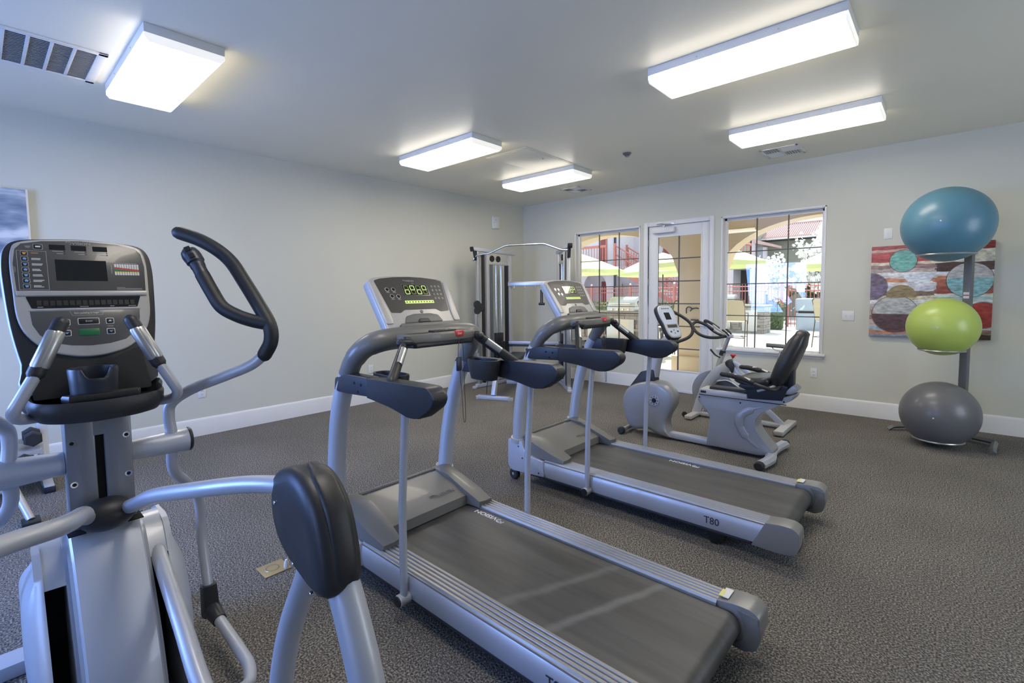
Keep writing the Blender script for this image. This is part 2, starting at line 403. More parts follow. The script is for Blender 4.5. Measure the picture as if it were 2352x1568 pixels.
for (xa, xb, za, zb) in ((gx0-0.012, gx0+0.008, gz0, gz1), (gx1-0.008, gx1+0.012, gz0, gz1), (gx0-0.012, gx1+0.012, gz1-0.008, gz1+0.012), (gx0-0.012, gx1+0.012, gz0-0.012, gz0+0.008)):
    mb.box((xa, ya-0.006, za), (xb, ya+0.012, zb), 0.003)
leaf = struct(mb, 'door_leaf', 'trim', dr)
struct(MB().box((gx0, YW+0.030, gz0), (gx1, YW+0.034, gz1)), 'pane', 'glass', leaf)
struct(MB().box((-2.926, YW+0.024, gz0), (-2.908, YW+0.040, gz1), 0.002), 'muntin', 'muntin', leaf)
for i in range(1, 6):
    z = gz0+(gz1-gz0)*i/6; struct(MB().box((gx0, YW+0.0245, z-0.008), (gx1, YW+0.0395, z+0.008), 0.002), 'muntin', 'muntin', leaf)
for z in (2.2, 1.62, 1.04, 0.42):
    struct(MB().cyl((-3.386, YW+0.006, z-0.05), (-3.386, YW+0.006, z+0.05), 0.007, 10, 0.001).box((-3.384, YW+0.006, z-0.05), (-3.37, YW+0.014, z+0.05)), 'hinge', 'steel', dr)
struct(MB().box((-3.40, YW-0.03, 0), (-2.45, YW+0.15, 0.014), 0.004), 'threshold', 'steel', dr)
mb = MB().cyl((-2.515, YW+0.014, 0.99), (-2.515, YW-0.002, 0.99), 0.030, 20, 0.003).cyl((-2.515, YW, 0.99), (-2.515, YW-0.045, 0.99), 0.009, 12)
mb.tube(fil([(-2.515, YW-0.045, 0.99), (-2.56, YW-0.047, 0.99), (-2.63, YW-0.042, 0.987)], 0.02), 0.009, 10, round_end=True)
struct(mb, 'lever_handle', 'steel', leaf)
mb = MB().box((-3.30, YW-0.055, 2.335), (-2.965, YW+0.012, 2.415), 0.008)
cl = struct(mb, 'door_closer', 'trim', leaf)
mb = MB().box((-3.14, YW-0.05, 2.425), (-3.10, YW-0.03, 2.455), 0.003).prism([(-3.16, YW-0.075), (-3.135, YW-0.085), (-2.98, YW-0.02), (-2.99, YW-0.012)], 2, 2.452, 2.462, 0.001)
mb.prism([(-3.13, YW-0.078), (-3.115, YW-0.085), (-3.235, YW-0.03), (-3.245, YW-0.022)], 2, 2.462, 2.472, 0.001).box((-3.02, YW-0.03, 2.446), (-2.96, YW-0.016, 2.474), 0.003).cyl((-3.12, YW-0.045, 2.41), (-3.12, YW-0.045, 2.44), 0.012, 12)
struct(mb, 'closer_arm', 'steel', cl)

# ================================================================== CEILING
def fixture(x0, x1, y0, y1, label):
    t = thing('ceiling_light', ((x0+x1)/2, (y0+y1)/2, ZC), label, 'ceiling light', 'surface fluorescent fixtures on the ceiling')
    z = ZC; mb = MB()
    mb.box((x0, y0, z-0.055), (x1, y1, z), 0.003)
    build(mb, 'housing', 'trim', t)
    mb = MB(); pr = [(y0+0.002, z-0.055), (y1-0.002, z-0.055), (y1-0.002, z-0.078), (y1-0.022, z-0.100), (y0+0.022, z-0.100), (y0+0.002, z-0.078)]
    mb.prism(pr, 0, x0+0.012, x1-0.012)
    build(mb, 'diffuser', 'diff', t)
    for a, b in ((x0+0.001, x0+0.013), (x1-0.013, x1-0.001)):
        mb = MB().prism([(y0+0.001, z-0.053), (y1-0.001, z-0.053), (y1-0.001, z-0.079), (y1-0.021, z-0.101), (y0+0.021, z-0.101), (y0+0.001, z-0.079)], 0, a, b, 0.001)
        build(mb, 'end_cap', 'lens', t)
    for xx in (x0+0.35, x1-0.35):
        build(MB().cyl((xx, y0-0.002, z-0.030), (xx, y0+0.001, z-0.030), 0.005, 10), 'screw', 'steel', t)
    return t
fixture(-4.73, -3.51, 0.740, 1.165, 'white fluorescent box light next to the long air return grille')
fixture(-4.75, -3.53, 3.36, 3.79, 'lit white box light between the access panel and the long left wall')
fixture(-4.73, -3.51, 5.07, 5.49, 'small-looking lit box light nearest the corner of the room')
fixture(-1.65, -0.46, 3.31, 3.73, 'largest long white light, over the treadmills at the top of the photo')
fixture(-1.665, -0.46, 5.08, 5.50, 'long white light just in front of the vent by the window wall')
fixture(-1.65, -0.46, 0.74, 1.165, 'white box light above and behind the photographer')

t = thing('air_grille', (-4.45, 0.37, ZC), 'long white air return grille with blades on the ceiling', 'vent')
gx0, gx1, gy0, gy1, z = -4.757, -4.145, -0.07, 0.68, ZC
mb = MB()
for a, b, c, d in ((gx0, gx0+0.035, gy0, gy1), (gx1-0.035, gx1, gy0, gy1), (gx0, gx1, gy0, gy0+0.055), (gx0, gx1, gy1-0.055, gy1)): mb.box((a, c, z-0.012), (b, d, z), 0.004)
build(mb, 'frame', 'trim', t)
for i in range(1, 6):
    y = gy0+0.055+(gy1-gy0-0.11)*i/6; build(MB().box((gx0+0.03, y-0.009, z-0.010), (gx1-0.03, y+0.009, z-0.001), 0.002), 'crossbar', 'trim', t)
build(MB().box((gx0+0.03, gy0+0.04, z-0.002), (gx1-0.03, gy1-0.04, z-0.0005)), 'backing', 'ventgrey', t)
for i in range(22):
    x = gx0+0.045+i*(gx1-gx0-0.09)/21
    build(MB().prism([(x-0.010, z-0.001), (x+0.006, z-0.009), (x+0.008, z-0.008), (x-0.008, z-0.0005)], 1, gy0+0.05, gy1-0.05), 'blade', 'ventgrey', t)
def register(x0, x1, y0, y1, label):
    t = thing('ceiling_vent', ((x0+x1)/2, (y0+y1)/2, ZC), label, 'vent'); z = ZC
    mb = MB()
    for a, b, c, d in ((x0, x0+0.03, y0, y1), (x1-0.03, x1, y0, y1), (x0, x1, y0, y0+0.03), (x0, x1, y1-0.03, y1)): mb.box((a, c, z-0.010), (b, d, z), 0.003)
    xm, ym = (x0+x1)/2, (y0+y1)/2
    mb.box((xm-0.008, y0, z-0.011), (xm+0.008, y1, z-0.002)).box((x0, ym-0.008, z-0.011), (x1, ym+0.008, z-0.002))
    build(mb, 'frame', 'trim', t)
    build(MB().box((x0+0.02, y0+0.02, z-0.003), (x1-0.02, y1-0.02, z-0.0005)), 'backing', 'ventgrey', t)
    for qx in (0, 1):
        for qy in (0, 1):
            xa, xb = (x0+0.03, xm-0.008) if qx == 0 else (xm+0.008, x1-0.03); yc, yd = (y0+0.03, ym-0.008) if qy == 0 else (ym+0.008, y1-0.03)
            for i in range(6):
                if (qx+qy) % 2 == 0:
                    x = xa+(xb-xa)*(i+0.5)/6; build(MB().prism([(x-0.009, z-0.002), (x+0.007, z-0.011), (x+0.009, z-0.010), (x-0.007, z-0.001)], 1, yc, yd), 'louvre', 'trim', t)
                else:
                    y = yc+(yd-yc)*(i+0.5)/6; build(MB().prism([(y-0.009, z-0.002), (y+0.007, z-0.011), (y+0.009, z-0.010), (y-0.007, z-0.001)], 0, xa, xb), 'louvre', 'trim', t)
register(-1.655, -1.265, 6.07, 6.49, 'square white ceiling vent in front of the right-hand window')
register(-4.49, -4.15, 6.12, 6.48, 'square white ceiling vent near the corner, behind the small light')
t = thing('access_panel', (-3.78, 4.56, ZC), 'flat painted access panel with latch in the ceiling', 'panel')
mb = MB(); mb.box((-4.06, 4.13, ZC-0.006), (-3.50, 4.99, ZC), 0.002); build(mb, 'panel_door', 'ceil', t)
mb = MB()
for a, b, c, d in ((-4.085, -4.065, 4.105, 5.015), (-3.495, -3.475, 4.105, 5.015), (-4.065, -3.495, 4.105, 4.125), (-4.065, -3.495, 4.995, 5.015)): mb.box((a, c, ZC-0.004), (b, d, ZC), 0.001)
build(mb, 'panel_frame', 'ceil', t); build(MB().box((-3.60, 4.55, ZC-0.022), (-3.592, 4.575, ZC-0.004), 0.002), 'latch', 'steel', t)
t = thing('smoke_detector', (-2.79, 5.10, ZC), 'small round sprinkler head between the two rows of lights', 'sprinkler')
build(MB().lathe([(0.0, 0), (0.05, 0), (0.05, -0.006), (0.036, -0.022), (0.0, -0.022)], (-2.79, 5.10, ZC), 2, 24), 'escutcheon', 'grey', t)
build(MB().lathe([(0.0, -0.02), (0.02, -0.02), (0.026, -0.036), (0.012, -0.046), (0.0, -0.046)], (-2.79, 5.10, ZC), 2, 20), 'head', 'steel', t)

# ================================================================== WALL PLATES
def plate(c, face, w_, h, label, kind, group=None):
    """face 'f' = window wall (normal -y), 'l' = left wall (normal +x)"""
    x, y, z = c; t = thing('wall_plate', c, label, 'wall plate', group)
    def P(u, v, d): return (x+u, y-d, z+v) if face == 'f' else (x+d, y-u, z+v)
    def bx(mb, u0, u1, v0, v1, d0, d1, bev=0.0):
        a, b = P(u0, v0, d0), P(u1, v1, d1); mb.box([min(p, q) for p, q in zip(a, b)], [max(p, q) for p, q in zip(a, b)], bev); return mb
    build(bx(MB(), -w_/2, w_/2, -h/2, h/2, 0, 0.007, 0.003), 'cover', 'upvc', t)
    if kind == 'duplex':
        for s in (-1, 1):
            o = build(bx(MB(), -0.017, 0.017, s*0.020-0.014, s*0.020+0.014, 0.006, 0.0085, 0.001), 'socket', 'upvc', t)
            mb = MB(); bx(mb, -0.008, -0.006, s*0.020-0.004, s*0.020+0.006, 0.008, 0.009); bx(mb, 0.006, 0.008, s*0.020-0.004, s*0.020+0.006, 0.008, 0.009); bx(mb, -0.002, 0.002, s*0.020-0.010, s*0.020-0.006, 0.008, 0.009)
            build(mb, 'slot', 'black', o)
    if kind == 'toggle2':
        for s in (-1, 1): build(bx(MB(), s*0.023-0.005, s*0.023+0.005, -0.012, 0.012, 0.006, 0.014, 0.002), 'toggle', 'upvc', t)
    if kind == 'coax':
        mb = MB().cyl(P(0, -0.004, 0.005), P(0, -0.004, 0.018), 0.005, 12); build(mb, 'jack', 'steel', t)
    return t
plate((-0.515, YW, 2.09), 'f', 0.075, 0.118, 'white plate with one round jack high on the wall above the painting', 'coax')
plate((-0.857, YW, 1.167), 'f', 0.118, 0.115, 'wide white plate with two toggle switches left of the painting', 'toggle2')
plate((-1.187, YW, 0.458), 'f', 0.072, 0.115, 'white socket plate low under the right-hand window', 'duplex')
plate((XW, 3.59, 0.46), 'l', 0.075, 0.118, 'white socket plate low on the left wall behind the near treadmill', 'duplex')
plate((XW, 1.56, 0.46), 'l', 0.075, 0.118, 'white socket plate low on the left wall beside the elliptical arm', 'duplex')
t = thing('wall_strobe', (XW, 6.085, 2.69), 'white alarm strobe high on the left wall near the corner', 'alarm')
build(MB().box((XW, 6.0, 2.59), (XW+0.035, 6.17, 2.80), 0.012), 'body', 'upvc', t)
build(MB().box((XW+0.03, 6.03, 2.60), (XW+0.055, 6.14, 2.69), 0.01), 'strobe_lens', 'upvc', t)
build(MB().cyl((XW+0.03, 6.085, 2.745), (XW+0.038, 6.085, 2.745), 0.006, 12), 'button', 'grey', t)
# brass floor outlet
t = thing('floor_outlet', (-2.65, 1.005, 0.0), 'brass floor outlet cover on the carpet beside the near treadmill', 'floor outlet')
build(MB().prism(rnd([(-2.716, 0.93), (-2.585, 0.93), (-2.585, 1.065), (-2.716, 1.065)], 0.006), 2, 0, 0.006, 0.002), 'plate', 'brass', t)
build(MB().lathe([(0.0, 0.0085), (0.036, 0.0085), (0.038, 0.006), (0.030, 0.0055), (0, 0.0055)], (-2.652, 0.992, 0), 2, 24), 'lid', 'brass', t)
build(MB().lathe([(0.0335, 0.0086), (0.031, 0.0092), (0.029, 0.0086)], (-2.652, 0.992, 0), 2, 24, caps=False), 'ring', 'grey', t)
t = thing('plug', (-2.60, 1.04, 0.006), 'small white plug standing on the brass floor outlet', 'plug')
build(MB().lathe([(0.012, 0.0), (0.014, 0.010), (0.012, 0.03), (0.006, 0.045), (0.0, 0.046)], (-2.60, 1.045, 0.006), 2, 16), 'body', 'print', t)

# ================================================================== PICTURES
m = mat('abstract_painting', (0.5, 0.4, 0.35), 0.55); nt, b = nodes(m); M['art'] = m
tc = nt.nodes.new('ShaderNodeTexCoord'); sp = nt.nodes.new('ShaderNodeSeparateXYZ'); nt.links.new(tc.outputs['Object'], sp.inputs[0])
def math_(op, a, b_=None):
    n = nt.nodes.new('ShaderNodeMath'); n.operation = op
    for i, v in enumerate((a, b_)):
        if v is None: continue
        if hasattr(v, 'links'): nt.links.new(v, n.inputs[i])
        else: n.inputs[i].default_value = v
    return n.outputs[0]
def mix_(f, a, c):
    n = nt.nodes.new('ShaderNodeMix'); n.data_type = 'RGBA'
    for i, v in ((0, f), (6, a), (7, c)):
        if hasattr(v, 'links'): nt.links.new(v, n.inputs[i])
        else: n.inputs[i].default_value = v if i == 0 else (*v, 1)
    return n.outputs[2]
mpa = nt.nodes.new('ShaderNodeMapping'); mpa.inputs['Scale'].default_value = (2.2, 1, 9); nt.links.new(tc.outputs['Object'], mpa.inputs[0])
nz = noise(nt, tc, 1.6, 5, mpa.outputs[0]); mpb = nt.nodes.new('ShaderNodeMapping'); mpb.inputs['Scale'].default_value = (1, 1, 2.5); nt.links.new(tc.outputs['Object'], mpb.inputs[0])
ng = noise(nt, tc, 22, 6, mpb.outputs[0])
zz = math_('ADD', sp.outputs[2], math_('MULTIPLY', math_('SUBTRACT', nz.outputs['Fac'], 0.5), 0.05))
tt = math_('ADD', zz, 0.5)
BAN = [(0, (.30, .33, .38)), (.03, (.55, .25, .15)), (.07, (.42, .52, .56)), (.12, (.55, .45, .38)), (.18, (.33, .20, .16)), (.24, (.45, .36, .32)), (.33, (.55, .55, .52)), (.37, (.72, .72, .70)),
       (.41, (.62, .56, .38)), (.45, (.22, .15, .10)), (.50, (.55, .55, .58)), (.56, (.70, .68, .66)), (.60, (.62, .27, .15)), (.64, (.60, .60, .58)), (.67, (.75, .75, .72)), (.70, (.50, .40, .36)),
       (.75, (.30, .20, .18)), (.79, (.72, .62, .45)), (.82, (.42, .07, .07)), (.88, (.45, .10, .09)), (.93, (.55, .36, .32)), (.96, (.33, .07, .07))]
def cramp(fac, stops):
    last = None
    r = nt.nodes.new('ShaderNodeValToRGB'); r.color_ramp.interpolation = 'CONSTANT'; e = r.color_ramp.elements
    while len(e) < len(stops): e.new(0.99)
    for i, (p, c) in enumerate(stops): e[i].position = p; e[i].color = (*c, 1)
    nt.links.new(fac, r.inputs[0]); return r.outputs[0]
left = cramp(tt, BAN)
right = cramp(tt, [(0, (.05, .03, .02)), (.05, (.25, .17, .12)), (.10, (.50, .50, .48)), (.14, (.45, .28, .25)), (.20, (.42, .06, .04)), (.36, (.62, .66, .62)), (.40, (.40, .55, .50)), (.44, (.70, .68, .55)), (.47, (.30, .08, .05)),
                   (.55, (.42, .14, .08)), (.62, (.60, .25, .12)), (.66, (.70, .70, .72)), (.70, (.09, .05, .04)), (.79, (.62, .60, .50)), (.92, (.22, .03, .03))])
fx = nt.nodes.new('ShaderNodeMapRange'); nt.links.new(sp.outputs[0], fx.inputs[0]); fx.inputs[1].default_value = -0.02; fx.inputs[2].default_value = 0.14
fxn = math_('ADD', fx.outputs[0], math_('MULTIPLY', math_('SUBTRACT', ng.outputs['Fac'], 0.5), 0.8))
fxc = math_('GREATER_THAN', fxn, 0.5)
colr = mix_(fxc, left, right)
def circ(cx, cz, r, top, bot, split, colr):
    dx = math_('SUBTRACT', sp.outputs[0], cx); dz = math_('SUBTRACT', sp.outputs[2], cz)
    d = math_('SQRT', math_('ADD', math_('MULTIPLY', dx, dx), math_('MULTIPLY', dz, dz)))
    ins = math_('LESS_THAN', d, r); rim = math_('LESS_THAN', d, r+0.008)
    up = math_('GREATER_THAN', dz, split)
    c = mix_(up, bot if bot else colr, top if top else colr)
    colr = mix_(math_('MULTIPLY', math_('SUBTRACT', rim, ins), 0.7 if (top and bot) else 0.0), colr, (0.10, 0.06, 0.04))
    return mix_(ins, colr, c)
# centre of canvas = (-0.157, ., 1.448)
colr = circ(-0.215, 0.33, 0.115, (.16, .42, .36), (.18, .45, .38), 0, colr)
colr = circ(-0.49, 0.055, 0.145, (.17, .13, .17), (.19, .15, .22), 0, colr)
colr = circ(-0.08, 0.20, 0.13, None, (.66, .70, .72), -0.01, colr)
colr = circ(0.32, 0.11, 0.175, (.50, .48, .44), (.26, .48, .47), 0.02, colr)
colr = circ(-0.27, -0.25, 0.20, (.50, .50, .46), (.12, .07, .07), 0.0, colr)
colr = circ(-0.22, -0.06, 0.13, (.30, .22, .10), None, -0.01, colr)
colr = circ(0.43, -0.25, 0.13, (.40, .05, .03), (.35, .04, .03), 0, colr)
g2 = ramp(nt, ng.outputs['Fac'], [(0.28, (0.45, 0.43, 0.42)), (0.5, (0.95, 0.95, 0.95)), (0.74, (1.5, 1.5, 1.5))])
n = nt.nodes.new('ShaderNodeMix'); n.data_type = 'RGBA'; n.blend_type = 'MULTIPLY'; n.inputs[0].default_value = 0.8
nt.links.new(colr, n.inputs[6]); nt.links.new(g2.outputs[0], n.inputs[7]); nt.links.new(n.outputs[2], b.inputs['Base Color'])
solo(MB().box((-0.652, YW-0.05, 0.948), (0.338, YW-0.006, 1.948), 0.004), 'painting', 'art', (-0.157, YW-0.028, 1.448),
     'abstract painting of red, brown and cream bands with teal and brown discs', 'painting')
m = mat('blue_grey_canvas', (0.3, 0.35, 0.42), 0.6); nt, b = nodes(m); M['art2'] = m
tc = nt.nodes.new('ShaderNodeTexCoord'); mp = nt.nodes.new('ShaderNodeMapping'); mp.inputs['Scale'].default_value = (1, 1.6, 5); nt.links.new(tc.outputs['Object'], mp.inputs[0])
n1 = noise(nt, tc, 1.7, 3, mp.outputs[0]); r1 = ramp(nt, n1.outputs['Fac'], [(0.3, (0.09, 0.13, 0.22)), (0.5, (0.26, 0.32, 0.40)), (0.64, (0.66, 0.68, 0.70))]); nt.links.new(r1.outputs[0], b.inputs['Base Color'])
t = thing('canvas_picture', (XW+0.02, -0.1, 1.95), 'blue-grey cloudy canvas picture with white edges on the left wall', 'painting')
build(MB().box((XW+0.004, -0.55, 1.50), (XW+0.043, 0.350, 2.392), 0.003), 'stretcher', 'print', t)
build(MB().box((XW+0.042, -0.547, 1.503), (XW+0.046, 0.336, 2.388)), 'painted_face', 'art2', t)
# ================================================================== BALL RACK AND BALLS
t = thing('ball_rack', (0.15, 6.36, 0), 'grey steel stand with one post and rings holding three exercise balls', 'ball rack')
rx = V((0.92, -0.39, 0)); fw = V((-0.39, -0.92, 0))
pb = V((0.145, 6.37, 0)); 
def at(u, v, z): return pb+rx*u+fw*v+V((0, 0, z))
mb = MB()
def obox(mb, u0, u1, v0, v1, z0, z1, bev=0.004):
    mb2 = bmesh.new(); mb.m = Matrix(((rx.x, fw.x, 0, pb.x), (rx.y, fw.y, 0, pb.y), (0, 0, 1, 0), (0, 0, 0, 1)))
    mb.box((u0, v0, z0), (u1, v1, z1), bev); mb.m = None; mb2.free(); return mb
build(obox(MB(), -0.03, 0.03, -0.03, 0.03, 0.03, 2.0), 'post', 'grey', t)
o = build(obox(MB(), -0.022, 0.022, 0.030, 0.032, 1.375, 1.435, 0), 'label_plate', 'print', t)
build(obox(MB(), -0.022, 0.022, 0.0315, 0.0325, 1.400, 1.410, 0), 'print_band', 'red', o)
mb = MB(); pts = [at(-0.50, 0.12, 0.0), at(-0.46, 0.12, 0.045), at(-0.40, 0.10, 0.062), at(-0.15, 0.0, 0.062), at(0.15, 0.0, 0.062), at(0.30, 0.02, 0.062), at(0.33, 0.42, 0.062), at(0.33, 0.47, 0.03)]
bars = [[at(-0.02, 0, 0.045), at(-0.38, 0.02, 0.045), at(-0.47, 0.22, 0.045), at(-0.50, 0.25, 0.012)], [at(0.02, 0, 0.045), at(0.26, 0.02, 0.045), at(0.34, 0.28, 0.045), at(0.36, 0.33, 0.02)]]
for q in bars: build(MB().tube(fil(q, 0.03), 0.024, 4, asp=0.9, up=(0, 0, 1), sq=0.4), 'foot', 'grey', t)
BALLS = [(( -0.026, 6.0, 2.055), 0.337, 'blue', (0.085, 0.21, 0.28), 'large blue exercise ball on the top ring of the rack'),
         ((-0.025, 6.0, 1.118), 0.267, 'lime', (0.42, 0.53, 0.11), 'lime green exercise ball on the middle ring of the rack'),
         ((-0.020, 5.98, 0.306), 0.297, 'gry', (0.13, 0.13, 0.135), 'dark grey exercise ball at the foot of the rack')]
for (c, r, nm, col, lab) in BALLS:
    mm_ = mat('ball_'+nm, col, 0.36, nscale=6, namt=0.06, bump=0.08, bscale=40, coat=0.1); M[nm] = mm_
    ring_r = r*0.62; zz_ = c[2]-math.sqrt(r*r-ring_r*ring_r)-0.008
    ring = [V((c[0]+ring_r*math.cos(a*math.pi/24), c[1]+ring_r*math.sin(a*math.pi/24), max(zz_, 0.012))) for a in range(48)]
    rg = build(MB().tube(ring, 0.009, 8, closed=True), 'ring', 'steel', t)
    q = V((c[0], c[1], max(zz_, 0.012))); d = (pb-q); d.z = 0; s0 = q+d.normalized()*ring_r
    build(MB().tube([s0, V((pb.x, pb.y, s0.z))], 0.012, 8), 'ring_arm', 'steel', rg)
    bt = thing('exercise_ball', (c[0], c[1], c[2]-r), lab, 'ball', 'exercise balls on the rack')
    zd = V((-0.12, -0.99, 0.02)).normalized(); mb = MB()
    prof = []
    N = 40
    for i in range(N+1):
        a = math.pi*i/N; rr = r*(1+0.0016*math.cos(i*math.pi)) ; prof.append((max(0.0004, rr*math.sin(a)), rr*math.cos(a)))
    u = V((0, 0, 1)); u = (u-zd*u.dot(zd)).normalized(); v = zd.cross(u); rs = []
    for (a, h) in prof: rs.append([V(c)+zd*h+(u*math.cos(2*math.pi*j/48)+v*math.sin(2*math.pi*j/48))*a for j in range(48)])
    mb.rings(rs); build(mb, 'ball_skin', nm, bt, ang=60)
    p = V(c)+zd*(r-0.001); build(MB().cyl(p-zd*0.003, p+zd*0.004, 0.006, 12), 'valve_plug', 'print', bt)
# ================================================================== TREADMILLS
M['grey2'] = mat('mid_grey_plastic', (0.155, 0.150, 0.138), 0.38, 0.0, nscale=200, namt=0.04, bump=0.08, bscale=700, coat=0.1)
M['alu'] = mat('ribbed_aluminium', (0.36, 0.35, 0.335), 0.42, 0.6, nscale=60, namt=0.06)
M['cap'] = mat('satin_grey_cap', (0.25, 0.245, 0.235), 0.36, 0.3, nscale=200, namt=0.04)
M['navy'] = mat('slate_grip', (0.020, 0.024, 0.036), 0.38, nscale=200, namt=0.06, bump=0.1, bscale=800)
YT = 1.64
def logo(parent, o, xd, yd, s, m, name='lettering'):
    """the maker's mark: an open loop and the word"""
    x, y = V(xd).normalized(), V(yd).normalized(); z = x.cross(y); o = V(o)
    pts = []
    for i in range(17):
        a = math.radians(200-i*17); pts.append(o+x*(s*0.55+s*0.55*math.cos(a))+y*(s*0.42+s*0.40*math.sin(a)))
    mb = MB(); mb.tube(pts, s*0.055, 6)
    mb.tube([o+x*s*0.05+y*s*0.85, o+x*s*0.45+y*s*0.35, o+x*s*1.0+y*s*0.75], s*0.05, 6)
    build(mb, 'emblem', m, parent)
    text('VISION', s, o+x*s*1.25+z*0.0004, xd, yd, m, parent, name, sx=1.25, bold=0.01*s)

def treadmill(label):
    t = thing('treadmill', (-1.5, YT, 0), label, 'treadmill', 'treadmills facing the long wall')
    def y(v): return YT+v
    # --- deck, belt, rollers
    build(MB().box((-2.40, y(-0.335), 0.09), (-0.70, y(0.335), 0.185), 0.01), 'deck', 'black', t)
    pr = [(-2.32, 0.206)] + [(-0.605+0.052*math.cos(R(a)), 0.154+0.052*math.sin(R(a))) for a in range(90, -91, -15)] + [(-2.32, 0.102)]
    belt = build(MB().prism(pr, 1, y(-0.281), y(0.281)), 'running_belt', 'belt', t)
    build(MB().cyl((-0.605, y(-0.33), 0.154), (-0.605, y(0.33), 0.154), 0.044, 20, 0.003), 'roller', 'black', t)
    for s in (-1, 1):
        # side panel, slanted at its rear end
        sec = [(0.345, 0.196), (0.372, 0.212), (0.392, 0.212), (0.401, 0.200), (0.406, 0.165), (0.404, 0.125), (0.394, 0.094), (0.375, 0.084), (0.345, 0.088)]
        rs = []
        for k, x in enumerate((-2.42, -2.0, -1.4, -0.9, 0)):
            rs.append([V((x if x else -0.652-(0.214-z)*0.5, y(s*v), z)) for v, z in sec])
        build(MB().rings(rs), 'side_panel', 'silver', t)
        build(MB().box((-2.35, min(y(s*0.35), y(s*0.392)), 0.074), (-0.72, max(y(s*0.35), y(s*0.392)), 0.090), 0.004), 'kick_strip', 'dgrey', t)
        rib = [(0.284, 0.205), (0.284, 0.216)]
        for i in range(5):
            v0 = 0.288+i*0.0216; rib += [(v0, 0.2155), (v0+0.004, 0.2240), (v0+0.0145, 0.2240), (v0+0.0185, 0.2155)]
        rib += [(0.397, 0.214), (0.397, 0.205)]
        build(MB().prism([(y(s*a), b) for a, b in rib], 0, -2.16, -0.648), 'foot_rail', 'alu', t, ang=25)
        # rear end cap
        pr = rnd([(-0.648, 0.226), (-0.575, 0.236), (-0.520, 0.236), (-0.488, 0.214), (-0.485, 0.14), (-0.500, 0.094), (-0.556, 0.082), (-0.62, 0.080), (-0.716, 0.082)], [0.002, 0.01, 0.02, 0.02, 0.02, 0.02, 0.02, 0.01, 0.004])
        v0, v1 = (0.296, 0.408)
        build(MB().prism(pr, 1, min(y(s*v0), y(s*v1)), max(y(s*v0), y(s*v1)), 0.012, 3), 'end_cap', 'cap', t)
        ja, jb = sorted((y(s*0.290), y(s*0.335)))
        build(MB().prism(rnd([(-0.575, 0.225), (-0.495, 0.215), (-0.482, 0.14), (-0.497, 0.085), (-0.540, 0.062), (-0.60, 0.068), (-0.575, 0.086), (-0.548, 0.110), (-0.540, 0.154), (-0.552, 0.195)], 0.012), 1, ja, jb, 0.006), 'roller_guard', 'grey2', t)
        # leveling foot, front wheel
        build(MB().prism([(-0.98, 0.085), (-0.86, 0.085), (-0.875, 0.03), (-0.91, 0.0), (-0.945, 0.0)], 1, y(s*0.34)-0.03, y(s*0.34)+0.03, 0.004), 'foot', 'black', t)
        wv = s*0.375
        build(MB().lathe([(0.012, -0.022), (0.036, -0.022), (0.044, -0.014), (0.044, 0.014), (0.036, 0.022), (0.012, 0.022)], (-2.475, y(wv), 0.044), 1, 24), 'wheel', 'rubber', t)
        build(MB().cyl((-2.475, y(wv)-0.024, 0.044), (-2.475, y(wv)+0.024, 0.044), 0.011, 12, 0.002), 'axle', 'steel', t)
        # upright foot housing and collar
        pr = rnd([(-2.508, 0.325), (-2.372, 0.330), (-2.345, 0.265), (-2.29, 0.232), (-2.16, 0.216), (-2.15, 0.100), (-2.47, 0.082), (-2.512, 0.115)], [0.01, 0.006, 0.03, 0.03, 0.004, 0.01, 0.02, 0.02])
        vv = sorted((y(s*0.335), y(s*0.415)))
        hs = build(MB().prism(pr, 1, vv[0], vv[1], 0.014, 3), 'upright_housing', 'silver', t)
        build(MB().tube([(-2.437, y(s*0.375), 0.31), (-2.432, y(s*0.378), 0.345)], 0.058, 24, asp=1.0, up=(0, 1, 0)), 'collar', 'silver2', t)
        for (bx_, bz) in ((-2.40, 0.285), (-2.36, 0.20), (-2.20, 0.12)):
            yy = y(s*0.4155); build(MB().cyl((bx_, yy-0.002, bz), (bx_, yy+0.002, bz), 0.006, 10), 'bolt', 'black', hs)
        # curved upright
        up_ = cr([(-2.432, y(s*0.378), 0.32), (-2.408, y(s*0.388), 0.55), (-2.355, y(s*0.397), 0.80), (-2.285, y(s*0.400), 0.985), (-2.235, y(s*0.398), 1.075)], 6)
        u_ = build(MB().tube(up_, 0.046, 20, asp=1.0, up=(0, 1, 0)), 'upright', 'silver', t)
        build(MB().cyl((-2.325, y(s*0.400), 1.045), (-2.312, y(s*0.400), 1.05), 0.007, 10), 'bolt', 'black', u_)
        # handrail: bracket, padded arm, bolts
        ya, yb = sorted((y(s*0.375), y(s*0.445)))
        br = build(MB().prism(rnd([(-2.29, 1.055), (-2.18, 1.082), (-1.985, 1.084), (-1.985, 0.995), (-2.19, 0.985), (-2.30, 0.985)], 0.012), 1, ya, yb, 0.012, 3), 'rail_bracket', 'navy', t)
        for (bx_, bz) in ((-2.10, 1.048), (-2.04, 1.045), (-2.07, 1.008)):
            yo = y(s*0.4455); build(MB().cyl((bx_, yo-0.001, bz), (bx_, yo+0.001, bz), 0.007, 12), 'bolt_hole', 'void', br)
        pr = rnd([(-1.985, 1.083), (-1.72, 1.090), (-1.535, 1.092), (-1.495, 1.055), (-1.51, 1.015), (-1.60, 0.955), (-1.665, 0.948), (-1.80, 0.975), (-1.985, 0.992)], [0.003, 0.03, 0.03, 0.02, 0.03, 0.03, 0.03, 0.05, 0.003])
        ya, yb = sorted((y(s*0.372), y(s*0.450)))
        ar = build(MB().prism(pr, 1, ya, yb, 0.020, 4), 'handrail', 'navy', t)
